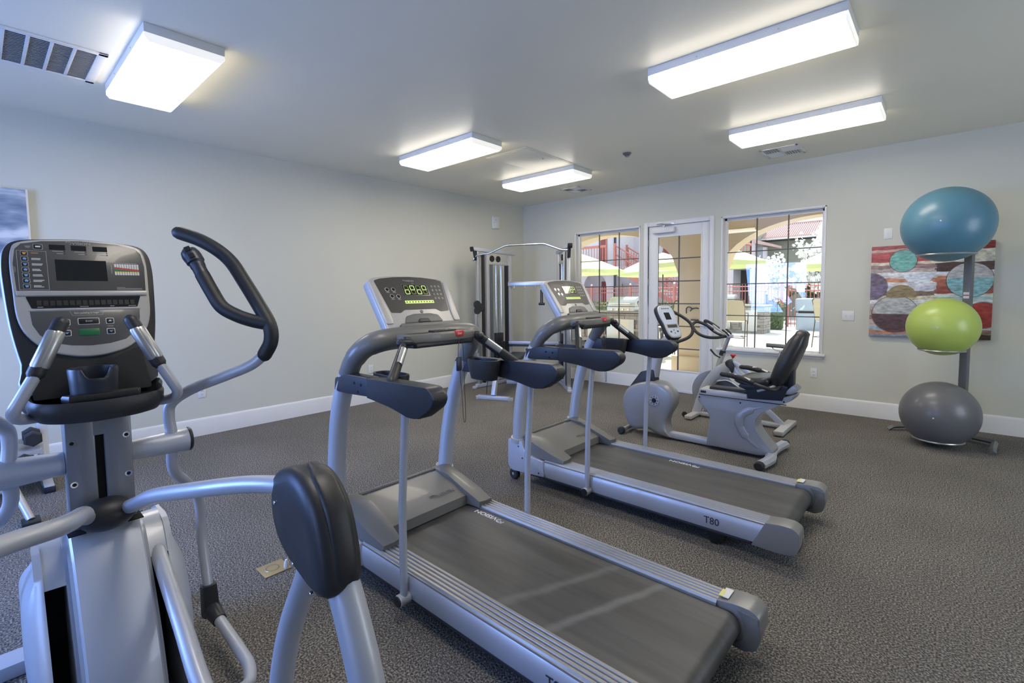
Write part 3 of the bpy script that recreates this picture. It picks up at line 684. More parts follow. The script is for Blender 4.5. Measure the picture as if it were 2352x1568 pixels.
        pr2 = rnd([(-1.565, 1.083), (-1.525, 1.083), (-1.492, 1.052), (-1.508, 1.013), (-1.60, 0.953), (-1.640, 0.950)], [0.004, 0.025, 0.02, 0.03, 0.02, 0.004])
        build(MB().prism(pr2, 1, ya+0.010, yb-0.010, 0.006, 2), 'end_pad', 'rubber', ar)
        # sloping pulse grip from the rail up to the tray
        a, b_ = V((-1.835, y(s*0.415), 1.075)), V((-1.955, y(s*0.255), 1.225))
        g_ = build(MB().tube(cr([a, a.lerp(b_, 0.4), b_, b_+(b_-a).normalized()*0.02+V((0, 0, 0.006))], 3), [0.023, 0.019], 12, asp=1.25, round_end=True), 'grip_bar', 'dgrey', t)
        build(MB().tube([b_+V((-0.010, s*0.018, 0.008)), b_+V((0.030, -s*0.022, 0.010))], [0.020, 0.017], 12, round_end=True), 'grip_head', 'dgrey', g_)
        c1, c2 = a.lerp(b_, 0.42)+V((0.006, -0.004*s, 0.006)), a.lerp(b_, 0.82)+V((0.006, -0.004*s, 0.006))
        build(MB().tube([c1, c2], 0.018, 12, asp=1.2), 'pulse_plate', 'steel', g_)
        # cup holder inboard of the rail
        cv = s*0.315; mb = MB(); n = 20; rings = []
        for (k, zz, sc_) in ((0, 0.975, 0.80), (1, 1.02, 0.92), (2, 1.078, 1.0), (3, 1.090, 1.0), (4, 1.090, 0.86), (5, 1.07, 0.84), (6, 0.985, 0.68)):
            rings.append([V((-1.985+0.115*sc_*math.copysign(abs(math.cos(q))**0.75, math.cos(q)), y(cv)+0.055*sc_*math.copysign(abs(math.sin(q))**0.75, math.sin(q)), zz)) for q in [2*math.pi*j/n for j in range(n)]])
        build(mb.rings(rings), 'cup_holder', 'dgrey', t)
        # strut with its pivot
        st = build(MB().tube([(-1.762, y(s*0.428), 0.12), (-1.755, y(s*0.428), 0.55), (-1.722, y(s*0.425), 0.965)], 0.0175, 14), 'strut', 'silver', t)
        ys = y(s*0.40); ye = y(s*0.458)
        build(MB().cyl((-1.765, ys, 0.108), (-1.765, ye, 0.108), 0.027, 20, 0.004), 'pivot', 'silver2', st)
        build(MB().cyl((-1.765, ye, 0.108), (-1.765, ye+s*0.006, 0.108), 0.024, 20, 0.002), 'pivot_cap', 'black', st)
    # --- motor hood: sunken centre plate and two wings that reach over the rails
    hood = build(MB().rings([[V(p) for p in ((-2.375, y(-0.262), 0.352), (-2.375, y(0.262), 0.352), (-2.455, y(0.262), 0.24), (-2.455, y(-0.262), 0.24))],
                             [V(p) for p in ((-2.23, y(-0.262), 0.322), (-2.23, y(0.262), 0.322), (-2.23, y(0.262), 0.20), (-2.23, y(-0.262), 0.20))],
                             [V(p) for p in ((-2.098, y(-0.262), 0.268), (-2.098, y(0.262), 0.268), (-2.098, y(0.262), 0.212), (-2.098, y(-0.262), 0.212))]]), 'motor_hood', 'grey2', t, ang=25)
    rim = [(-2.40, y(-0.265), 0.357), (-2.40, y(0.265), 0.357)]
    build(MB().tube(rim, 0.010, 10), 'hood_edge', 'grey2', hood)
    for s in (-1, 1):
        v = lambda q: y(s*q)
        rs = [[V((-2.462, v(0.262), 0.245)), V((-2.420, v(0.262), 0.362)), V((-2.400, v(0.330), 0.370)), V((-2.380, v(0.372), 0.362)), V((-2.43, v(0.380), 0.245))],
              [V((-2.28, v(0.262), 0.215)), V((-2.28, v(0.262), 0.355)), V((-2.26, v(0.335), 0.352)), V((-2.26, v(0.385), 0.322)), V((-2.28, v(0.392), 0.226))],
              [V((-2.12, v(0.262), 0.215)), V((-2.12, v(0.262), 0.300)), V((-2.11, v(0.335), 0.296)), V((-2.11, v(0.385), 0.276)), V((-2.12, v(0.394), 0.226))],
              [V((-2.00, v(0.275), 0.215)), V((-2.00, v(0.275), 0.250)), V((-1.99, v(0.320), 0.248)), V((-2.00, v(0.372), 0.243)), V((-2.00, v(0.380), 0.226))]]
        build(MB().rings(rs), 'hood_wing', 'grey2', t, ang=50)
    d_ = V((0.277, 0, -0.084)).normalized()      # down the plate towards the rider
    logo(t, (-2.155, y(0.05), 0.2965), (0, 1, 0), -d_, 0.034, 'grey')
    # --- arch and console
    pts = [(-2.237, y(-0.398), 1.072), (-2.19, y(-0.392), 1.145), (-2.13, y(-0.365), 1.208), (-2.085, y(-0.30), 1.240), (-2.065, y(-0.18), 1.250), (-2.062, y(0), 1.252)]
    pts += [(a, 2*YT-b_, c) for a, b_, c in pts[-2::-1]]
    build(MB().tube(cr(pts, 5), [0.048, 0.052, 0.055, 0.055, 0.055, 0.055, 0.055, 0.052, 0.048], 20, asp=1.0, up=(0, -1, 0.2)), 'console_arch', 'grey2', t)
    O = V((-2.095, YT, 1.292)); U = V((-0.172, 0, 0.274)).normalized(); A = V((0, 1, 0)); N = A.cross(U)
    def C(a, b_, d=0.0): return O+A*a+U*b_+N*d
    def slab(pts, d0, d1, bev=0.0, rr=0.0):
        mb = MB(); mb.m = Matrix(((A.x, U.x, N.x, O.x), (A.y, U.y, N.y, O.y), (A.z, U.z, N.z, O.z), (0, 0, 0, 1)))
        if rr: pts = rnd(pts, rr)
        mb.prism(pts, 2, d0, d1, bev, 3); return mb
    shell = [(-0.252, -0.01), (0.252, -0.01), (0.268, 0.30), (0.22, 0.322), (0.11, 0.334), (0, 0.338), (-0.11, 0.334), (-0.22, 0.322), (-0.268, 0.30)]
    cs = build(slab(rnd(shell, 0.018), -0.055, 0.0, 0.010), 'console_shell', 'silver2', t)
    build(slab(rnd([(-0.20, 0.0), (0.20, 0.0), (0.215, 0.26), (-0.215, 0.26)], 0.03), -0.095, -0.050, 0.02), 'console_back', 'dgrey', cs)
    face = [(-0.195, 0.098), (-0.135, 0.094), (-0.105, 0.112), (0.105, 0.112), (0.135, 0.094), (0.195, 0.098), (0.228, 0.298), (0.19, 0.310), (0.10, 0.321), (0, 0.325), (-0.10, 0.321), (-0.19, 0.310), (-0.228, 0.298)]
    fc = build(slab(rnd(face, 0.008), -0.002, 0.0015), 'control_panel', 'panel', t)
    for s in (-1, 1): build(slab(rnd([(s*0.232, 0.29), (s*0.262, 0.285), (s*0.248, 0.03), (s*0.205, 0.03), (s*0.203, 0.09)], 0.01), -0.002, 0.006, 0.003), 'bezel', 'silver2', cs)
    # display with four seven-segment digits
    build(slab([(-0.072, 0.198), (0.108, 0.198), (0.108, 0.276), (-0.072, 0.276)], 0.001, 0.0028, 0.001, 0.003), 'display_frame', 'panel2', fc)
    build(slab([(-0.064, 0.204), (0.100, 0.204), (0.100, 0.270), (-0.064, 0.270)], 0.0026, 0.0034), 'display_window', 'lcd', fc)
    lit = ['cdeg', 'abfg', 'cdeg', 'abfg']
    for i in range(4):
        cx = -0.043+i*0.0405; cz = 0.237; w2, h2 = 0.0130, 0.0265; th = 0.0022
        seg = {'a': (cx-w2, cz+h2, cx+w2, cz+h2), 'g': (cx-w2, cz, cx+w2, cz), 'd': (cx-w2, cz-h2, cx+w2, cz-h2), 'f': (cx-w2, cz, cx-w2, cz+h2), 'b': (cx+w2, cz, cx+w2, cz+h2), 'e': (cx-w2, cz-h2, cx-w2, cz), 'c': (cx+w2, cz-h2, cx+w2, cz)}
        mbl, mbd = MB(), MB()
        for k, (a0, b0, a1, b1) in seg.items():
            mb = mbl if k in lit[i] else mbd
            mb.m = Matrix(((A.x, U.x, N.x, O.x), (A.y, U.y, N.y, O.y), (A.z, U.z, N.z, O.z), (0, 0, 0, 1)))
            if b0 == b1: pr = [(a0+th*0.3, b0-th), (a1-th*0.3, b0-th), (a1+th*0.5, b0), (a1-th*0.3, b0+th), (a0+th*0.3, b0+th), (a0-th*0.5, b0)]
            else: pr = [(a0-th, b0+th*1.2), (a0, b0+th*0.3), (a0+th, b0+th*1.2), (a0+th, b1-th*1.2), (a0, b1-th*0.3), (a0-th, b1-th*1.2)]
            mb.prism(pr, 2, 0.0034, 0.0038)
        build(mbl, 'lit_digit', 'led', fc); build(mbd, 'unlit_digit', 'ledoff', fc)
    build(slab([(-0.083, 0.150), (0.112, 0.150), (0.112, 0.168), (-0.083, 0.168)], 0.001, 0.0028), 'light_bar', 'led', fc)
    for i in range(10): build(slab([(0.0045*math.cos(q*math.pi/4)-0.072+i*0.0193, 0.159+0.0045*math.sin(q*math.pi/4)) for q in range(8)], 0.0028, 0.0032), 'dot', 'panel', fc)
    for (a, b_) in ((-0.168, 0.240), (-0.128, 0.240), (-0.152, 0.198), (-0.112, 0.196)):
        k_ = build(slab([(a+0.0125*math.cos(q*math.pi/8), b_+0.0125*math.sin(q*math.pi/8)) for q in range(16)], 0.001, 0.0026), 'key', 'print', fc)
        build(slab([(a+0.0105*math.cos(q*math.pi/8), b_+0.0105*math.sin(q*math.pi/8)) for q in range(16)], 0.0026, 0.0032), 'key_top', 'lcd', fc)
        build(slab([(a-0.010, b_-0.020), (a+0.010, b_-0.020), (a+0.010, b_-0.017), (a-0.010, b_-0.017)], 0.001, 0.002), 'key_print', 'printg', fc)
    for i in range(3):
        for j in range(4):
            a, b_ = 0.138+i*0.026-j*0.002, 0.262-j*0.027
            build(slab([(a-0.009, b_-0.009), (a+0.009, b_-0.009), (a+0.009, b_+0.009), (a-0.009, b_+0.009)], 0.001, 0.0028, 0.0008, 0.003), 'keypad_key', 'grey2', fc)
            text(str((j*3+i+1) if j < 3 else ('-', '0', '+')[i]), 0.009, C(a-0.0025, b_-0.003, 0.003), A, U, 'print', fc, 'key_number', ext=0.0002)
    logo(fc, C(-0.045, 0.292, 0.0025), A, U, 0.014, 'printg')
    text('SPEED', 0.007, C(0.005, 0.2795, 0.0018), A, U, 'printg', fc, ext=0.0002)
    # reading ledge and its dark recess
    build(slab(rnd([(-0.135, 0.030), (0.12, 0.030), (0.10, 0.072), (0.05, 0.083), (-0.06, 0.083), (-0.115, 0.070)], 0.008), 0.0, 0.006, 0.002), 'book_ledge', 'grey', cs)
    build(slab(rnd([(-0.055, 0.026), (0.025, 0.026), (0.015, 0.048), (-0.04, 0.048)], 0.004), 0.005, 0.016, 0.003), 'ledge_lip', 'dgrey', cs)
    build(slab([(0.0+0.010*math.cos(q*math.pi/8), 0.097+0.010*math.sin(q*math.pi/8)) for q in range(16)], 0.0, 0.003), 'round_badge', 'grey', cs)
    build(slab(rnd([(-0.185, -0.02), (0.235, -0.02), (0.225, 0.020), (-0.175, 0.020)], 0.006), -0.01, 0.022, 0.006), 'lower_ledge', 'grey', cs)
    # tray with pockets, red key, lanyard
    x0, x1 = -2.12, -1.945; tr = build(MB().prism(rnd([(x0, y(-0.24)), (x0, y(0.24)), (-2.03, y(0.262)), (x1-0.02, y(0.235)), (x1+0.006, y(0.12)), (x1+0.012, y(-0.05)), (x1-0.015, y(-0.225)), (-2.03, y(-0.262))], 0.02), 2, 1.222, 1.270, 0.010, 3), 'tray', 'grey2', t)
    build(MB().prism(rnd([(x0, y(-0.22)), (x0, y(0.22)), (x1-0.005, y(0.21)), (x1+0.0, y(-0.20))], 0.02), 2, 1.200, 1.226, 0.006), 'tray_base', 'black', tr)
    build(MB().prism(rnd([(-2.075, y(-0.225)), (-2.075, y(-0.075)), (-1.968, y(-0.085)), (-1.975, y(-0.205))], 0.02), 2, 1.266, 1.2705), 'pocket', 'dgrey', tr)
    build(MB().prism(rnd([(-2.07, y(0.125)), (-2.07, y(0.225)), (-1.975, y(0.205)), (-1.970, y(0.135))], 0.015), 2, 1.266, 1.2705), 'pocket', 'dgrey', tr)
    build(MB().prism(rnd([(-2.065, y(-0.07)), (-2.05, y(0.10)), (-1.985, y(0.115)), (-1.982, y(-0.055))], 0.012), 2, 1.268, 1.279, 0.003), 'key_panel', 'dgrey', tr)
    for i in range(5): build(MB().box((-2.04, y(-0.045+i*0.032)-0.009, 1.277), (-2.012, y(-0.045+i*0.032)+0.009, 1.282), 0.002), 'key', 'grey2', tr)
    build(MB().box((-1.965, y(0.062), 1.243), (-1.932, y(0.118), 1.274), 0.005), 'safety_key', 'red', t)
    text('STOP', 0.012, V((-1.9318, y(0.074), 1.253)), (0, 1, 0), (0, 0, 1), 'print', t, ext=0.0002, sx=0.9)
    xk = -1.940
    cord = cr([(xk, y(0.092), 1.245), (xk, y(0.082), 1.19), (xk, y(0.078), 1.13)], 5)
    build(MB().tube(cord, 0.0016, 6), 'lanyard', 'black', t)
    build(MB().tube(cr([(xk, y(0.094), 1.245), (xk, y(0.112), 1.19), (xk, y(0.118), 1.10), (xk, y(0.121), 0.95), (xk-0.004, y(0.128), 0.80), (xk-0.006, y(0.123), 0.765), (xk-0.004, y(0.112), 0.80), (xk, y(0.098), 0.95), (xk, y(0.088), 1.06)], 6), 0.0016, 6), 'lanyard', 'black', t)
    build(MB().box((xk-0.006, y(0.066), 1.055), (xk+0.006, y(0.100), 1.13), 0.005), 'lanyard_clip', 'navy', t)
    build(MB().tube([(-1.755, y(-0.30), 0.2055), (-0.62, y(-0.30), 0.2055)], 0.0005, 3), 'belt_gap', 'void', belt) if False else None
    # --- lettering on belt and frame, warning label
    text('T80', 0.058, (-0.975, y(-0.4065), 0.128), (1, 0, 0), (0, -0.02, 1), 'printd', t, ext=0.0008, sx=0.95)
    text('T80', 0.058, (-0.865, y(0.4065), 0.128), (-1, 0, 0), (0, 0.02, 1), 'printd', t, ext=0.0008, sx=0.95)
    build(MB().box((-0.640, y(0.315), 0.2355), (-0.610, y(0.385), 0.2375)), 'warning_label', 'print', t)
    o = build(MB().box((-0.648, y(0.315), 0.2356), (-0.632, y(0.368), 0.2380)), 'label_stripe', 'yellow', t)
    return t
t1 = treadmill('near treadmill, whose wide belt runs to the bottom of the photo')
# two pale slanting lines and slightly paler side edges, only on the near machine's belt
mw = M['belt'].copy(); mw.name = 'lined_tread_belt'; M['belt_lined'] = mw; nt, b = nodes(mw)
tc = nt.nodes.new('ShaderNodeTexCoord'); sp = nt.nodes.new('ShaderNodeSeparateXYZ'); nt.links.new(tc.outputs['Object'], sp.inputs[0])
def pale_line(slope, c, w_, amt, col):
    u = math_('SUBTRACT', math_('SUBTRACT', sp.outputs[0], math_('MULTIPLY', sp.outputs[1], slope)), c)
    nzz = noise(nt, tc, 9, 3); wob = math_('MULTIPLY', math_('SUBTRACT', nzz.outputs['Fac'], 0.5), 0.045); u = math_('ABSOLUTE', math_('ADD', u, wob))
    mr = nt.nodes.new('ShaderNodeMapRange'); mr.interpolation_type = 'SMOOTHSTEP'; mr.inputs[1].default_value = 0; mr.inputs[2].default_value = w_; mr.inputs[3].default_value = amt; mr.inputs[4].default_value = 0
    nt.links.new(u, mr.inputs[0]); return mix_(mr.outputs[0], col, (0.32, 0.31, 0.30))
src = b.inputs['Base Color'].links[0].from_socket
col = pale_line(0.42, 0.300, 0.040, 0.20, src); col = pale_line(0.385, 0.532, 0.034, 0.30, col)
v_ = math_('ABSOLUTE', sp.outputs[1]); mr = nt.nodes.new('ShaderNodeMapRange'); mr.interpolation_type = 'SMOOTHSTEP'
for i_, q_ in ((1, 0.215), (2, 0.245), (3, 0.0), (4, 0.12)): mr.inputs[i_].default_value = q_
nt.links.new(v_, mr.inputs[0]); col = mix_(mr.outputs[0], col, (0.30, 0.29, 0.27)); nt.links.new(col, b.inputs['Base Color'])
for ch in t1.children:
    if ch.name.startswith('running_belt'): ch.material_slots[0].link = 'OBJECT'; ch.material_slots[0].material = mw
logo(t1, (-1.78, YT+0.262, 0.2066), (-1, 0, 0), (0, -1, 0), 0.043, 'print')
t2 = copy_tree(t1, (-1.5-0.035, YT+1.535, 0), label='far treadmill with T80 in full on its near side, beside the recumbent bike')
for ch in t2.children:
    if ch.name.startswith('running_belt'): ch.material_slots[0].link = 'OBJECT'; ch.material_slots[0].material = M['belt']
# its belt has stopped further along: the mark lies nearer the middle
for ch in [c for c in t2.children if c.name.startswith(('lettering', 'emblem'))]:
    zc = sum(v.co.z for v in ch.data.vertices)/len(ch.data.vertices)
    yc = sum(v.co.y for v in ch.data.vertices)/len(ch.data.vertices)
    if abs(zc-0.2066) < 0.004 and yc > 0.15: ch.location.x += 0.53
# ================================================================== ELLIPTICAL TRAINER
YC = 0.26
t = thing('elliptical_trainer', (-2.0, YC, 0), 'large silver elliptical trainer with tall console and black moving arms in the foreground', 'elliptical')
el = t
def y(v): return YC+v
def mz(pts): return [(a, 2*YC-b_, c) for a, b_, c in pts]
# mast: box column with a long slot, bolts
mb = MB()
for s in (-1, 1): mb.box((-2.235, min(y(s*0.0115), y(s*0.088)), 0.55), (-2.145, max(y(s*0.0115), y(s*0.088)), 1.14), 0.006)
mb.box((-2.232, y(-0.02), 0.55), (-2.160, y(0.02), 1.14)).box((-2.234, y(-0.02), 1.0), (-2.1455, y(0.02), 1.14)).box((-2.234, y(-0.02), 0.55), (-2.1455, y(0.02), 0.715))
mast = build(mb, 'mast', 'silverd', t, kind=None)
build(MB().box((-2.1605, y(-0.0115), 0.71), (-2.158, y(0.0115), 1.0)), 'slot', 'void', mast)
for v, z in ((-0.072, 0.985), (0.072, 0.985), (-0.072, 0.845), (0.072, 0.845)):
    b_ = build(MB().lathe([(0.0105, 0), (0.0105, 0.002), (0.006, 0.002), (0.005, 0.0005)], (-2.1455, y(v), z), 0, 16), 'bolt', 'chrome', mast)
    build(MB().cyl((-2.1445, y(v), z), (-2.1435, y(v), z), 0.006, 10), 'bolt_recess', 'void', b_)
# cross tube that carries the moving arms
for s in (-1, 1):
    build(MB().lathe([(0.034, 0.088), (0.036, 0.09), (0.043, 0.225), (0.045, 0.262), (0.044, 0.268)], (-2.2, YC, 0.912), 1, 24, a0=0) if s > 0 else
          MB().lathe([(0.036, -0.088), (0.038, -0.09), (0.047, -0.225), (0.049, -0.262), (0.048, -0.268)], (-2.2, YC, 0.912), 1, 24), 'pivot_tube', 'silver', t)
    build(MB().cyl((-2.2, y(s*0.264), 0.912), (-2.2, y(s*0.281), 0.912), 0.046, 24, 0.006), 'pivot_cap', 'black', t)
# moving arms
def arm(s):
    f = (lambda P: P) if s > 0 else mz
    low = f([(-2.30, 0.598, 0.22), (-2.36, 0.600, 0.42), (-2.355, 0.594, 0.60), (-2.30, 0.545, 0.70), (-2.225, 0.482, 0.80), (-2.2, 0.480, 0.92), (-2.197, 0.472, 1.01), (-2.185, 0.480, 1.065), (-2.12, 0.531, 1.118), (-2.0, 0.615, 1.172), (-1.92, 0.677, 1.213), (-1.875, 0.715, 1.26)])
    a_ = build(MB().tube(cr(low, 6), 0.0195, 16), 'moving_arm', 'silver', t)
    gr = f([(-1.882, 0.710, 1.250), (-1.862, 0.727, 1.30), (-1.868, 0.727, 1.36), (-1.93, 0.712, 1.440), (-2.01, 0.693, 1.53), (-2.075, 0.676, 1.60), (-2.12, 0.644, 1.648), (-2.17, 0.598, 1.688), (-2.222, 0.545, 1.716)])
    build(MB().tube(cr(gr, 6), 0.0255, 18, round_end=True), 'foam_grip', 'foam', a_)
    g2 = f([(-1.872, 0.722, 1.365), (-1.905, 0.680, 1.378), (-1.935, 0.640, 1.398), (-1.97, 0.603, 1.430), (-2.0, 0.582, 1.485), (-2.035, 0.563, 1.55)])
    build(MB().tube(cr(g2, 6), 0.0245, 18), 'foam_grip', 'foam', a_)
    hd = f([(-2.033, 0.564, 1.547), (-2.05, 0.556, 1.578), (-2.062, 0.550, 1.60), (-2.075, 0.541, 1.622)])
    h_ = build(MB().tube(cr(hd, 4), [0.023, 0.025, 0.030, 0.031], 16, round_end=True), 'grip_head', 'navy', a_)
    p = V(hd[3]); d = (V(hd[3])-V(hd[1])).normalized(); n_ = V((0.85, -0.35*s, 0.25)); n_ = (n_-d*n_.dot(d)).normalized(); q_ = d.cross(n_)
    for k in (0.012, -0.018):
        c = p+d*k+n_*0.0295; mb = MB(); mb.prism(rnd([(-0.010, -0.009), (0.010, -0.009), (0.010, 0.009), (-0.010, 0.009)], 0.003), 2, -0.004, 0.002, 0.001)
        for v_ in mb.b.verts: v_.co = c+q_*v_.co.x+d*v_.co.y+n_*v_.co.z
        build(mb, 'grip_button', 'black', h_)
    # knuckle at the foot of the arm
    j = f([(-2.30, 0.598, 0.245), (-2.285, 0.598, 0.12)])
    k_ = build(MB().tube([j[0], j[1]], [0.030, 0.034], 8, asp=1.0, up=(1, 0, 0), sq=0.5), 'knuckle', 'black', t)
    j2 = f([(-2.27, 0.600, 0.145), (-2.19, 0.604, 0.132)]); build(MB().tube([j2[0], j2[1]], [0.034, 0.026], 16), 'knuckle_sleeve', 'dgrey', k_)
    pr = f([(-2.21, 0.603, 0.135), (-2.02, 0.606, 0.118), (-1.86, 0.603, 0.112), (-1.78, 0.575, 0.112), (-1.74, 0.54, 0.13), (-1.70, 0.49, 0.17)])
    build(MB().tube(fil(pr, 0.05), 0.021, 16), 'pedal_link', 'silver', t)
arm(1); arm(-1)
# frame bow: hub on the mast, bars to both pivot housings
bow = [(-2.130, y(0.040), 0.728), (-2.03, y(0.062), 0.765), (-1.85, y(0.085), 0.838), (-1.60, y(0.145), 0.908), (-1.42, y(0.21), 0.950), (-1.30, y(0.255), 0.966), (-1.22, y(0.29), 0.965)]
lbow = mz(bow[:4])+[(-1.50, y(-0.245), 0.935), (-1.38, y(-0.36), 0.955), (-1.28, y(-0.42), 0.966), (-1.20, y(-0.43), 0.965)]
for P in (bow, lbow): build(MB().tube(cr(P, 6), 0.0235, 18), 'frame_bow', 'silver', t)
mb = MB(); mb.ball((-2.100, y(0), 0.736), 1.0, 28, 16, (0.058, 0.082, 0.056)); hub = build(mb, 'hub_cover', 'dgrey', t)
for s in (-1, 1): build(MB().cyl((-2.066, y(s*0.050), 0.756), (-2.050, y(s*0.052), 0.758), 0.008, 12, 0.001), 'screw', 'void', hub)
# pivot housings and their tubes
def housing(s):
    f = lambda v: y(v) if s > 0 else y(-v-0.15)
    out = [(-1.330, 0.90), (-1.325, 0.975), (-1.285, 1.015), (-1.20, 1.035), (-1.125, 1.012), (-1.072, 0.955), (-1.042, 0.880), (-1.028, 0.810), (-1.034, 0.768), (-1.075, 0.756), (-1.14, 0.770), (-1.22, 0.795), (-1.29, 0.835)]
    o2 = crc(out, 5); n = len(o2); cx, cz = -1.17, 0.87
    def ring(v, k, dx=0, dz=0): return [V((cx+(a-cx)*k+dx, f(v), cz+(b_-cz)*k+dz)) for a, b_ in o2]
    rs = [ring(0.236, 0.45), ring(0.232, 0.80), ring(0.240, 0.93), ring(0.250, 0.985), ring(0.262, 1.0), ring(0.285, 0.995), ring(0.291, 0.985), ring(0.297, 0.985), ring(0.320, 0.97), ring(0.333, 0.93), ring(0.343, 0.80), ring(0.346, 0.5)]
    h_ = build(MB().rings(rs), 'pivot_housing', 'dgrey', t, ang=55)
    # raised pad on the rear edge, screws
    pad = [(-1.20, 1.036), (-1.125, 1.014), (-1.070, 0.957), (-1.043, 0.882), (-1.031, 0.82), (-1.032, 0.79)]
    rs = []
    for i, (a, b_) in enumerate(cr([(a, 0, b_) for a, b_ in pad], 4)[::1] and [(p.x, p.z) for p in cr([(a, 0, b_) for a, b_ in pad], 4)]):
        d = V((a-cx, 0, b_-cz)).normalized(); w_ = 0.030*min(1, (0.25+i*0.22))*min(1, 0.35+(20-i)*0.3); c = V((a, f(0.292), b_)); yv = V((0, 1, 0))
        rs.append([c-yv*w_-d*0.01, c-yv*w_*0.92+d*0.002, c-yv*w_*0.6+d*0.0055, c+yv*w_*0.6+d*0.0055, c+yv*w_*0.92+d*0.002, c+yv*w_-d*0.01])
    build(MB().rings(rs), 'housing_pad', 'dgrey', h_, ang=60)
    for a, b_ in ((-1.285, 0.93), (-1.19, 0.80), (-1.10, 0.76)):
        build(MB().cyl((a, f(0.240), b_), (a, f(0.231), b_), 0.006, 10, 0.001), 'screw', 'chrome', h_)
    build(MB().tube(cr([(-1.085, f(0.300), 0.80), (-1.03, f(0.300), 0.70), (-0.965, f(0.300), 0.55), (-0.90, f(0.300), 0.30), (-0.87, f(0.300), 0.03)], 5), 0.040, 22, asp=1.0, up=(0, 1, 0)), 'rear_leg', 'silver', t)
    build(MB().tube(cr([(-1.17, f(0.285), 0.82), (-1.225, f(0.280), 0.72), (-1.30, f(0.268), 0.57), (-1.345, f(0.258), 0.42), (-1.385, f(0.25), 0.22), (-1.42, f(0.25), 0.12)], 6), 0.032, 20, up=(0, 1, 0)), 'swing_arm', 'silver', t)
    if s > 0: build(MB().box((-1.55, f(0.16), 0.10), (-1.20, f(0.30), 0.135), 0.012), 'pedal', 'dgrey', t)
    else: build(MB().box((-1.66, -0.13, 0.325), (-1.36, 0.055, 0.385), 0.018, 3), 'pedal', 'navy', t)
housing(1); housing(-1)
build(MB().box((-0.93, y(-0.42), 0.0), (-0.83, y(0.42), 0.045), 0.012), 'rear_foot', 'silver', t)
build(MB().box((-2.75, y(-0.32), 0.0), (-2.63, y(0.32), 0.06), 0.012), 'front_foot', 'silver', t)
# drive shroud: centre strip standing proud of two slotted side lobes
cs_ = [(-2.185, 0.700), (-2.165, 0.690), (-2.145, 0.672), (-2.08, 0.60), (-2.00, 0.46), (-1.93, 0.31), (-1.88, 0.16), (-1.855, 0.02)]
rs = []
for (xx, zz) in cr([(a, 0, b_) for a, b_ in cs_], 4) and [(p.x, p.z) for p in cr([(a, 0, b_) for a, b_ in cs_], 4)]:
    w_ = 0.096+0.0*(0.7-zz)
    fx_ = max(-2.60, xx-0.06-(0.70-zz)*2.2)
    rs.append([V((fx_, y(-w_), zz-0.03)), V((xx-0.05, y(-w_), zz)), V((xx-0.012, y(-w_), zz)), V((xx-0.003, y(-w_+0.006), zz+0.002)), V((xx+0.010, y(-w_*0.5), zz+0.004)), V((xx+0.014, y(0), zz+0.005)), V((xx+0.010, y(w_*0.5), zz+0.004)), V((xx-0.003, y(w_-0.006), zz+0.002)), V((xx-0.012, y(w_), zz)), V((xx-0.05, y(w_), zz)), V((fx_, y(w_), zz-0.03))])
sh_ = build(MB().rings(rs), 'drive_shroud', 'silver', t, ang=30)
build(MB().box((-2.20, y(-0.1), 0.686), (-2.10, y(-0.055), 0.690), 0.001), 'seam', 'void', sh_); build(MB().box((-2.20, y(0.055), 0.686), (-2.10, y(0.1), 0.690), 0.001), 'seam', 'void', sh_)
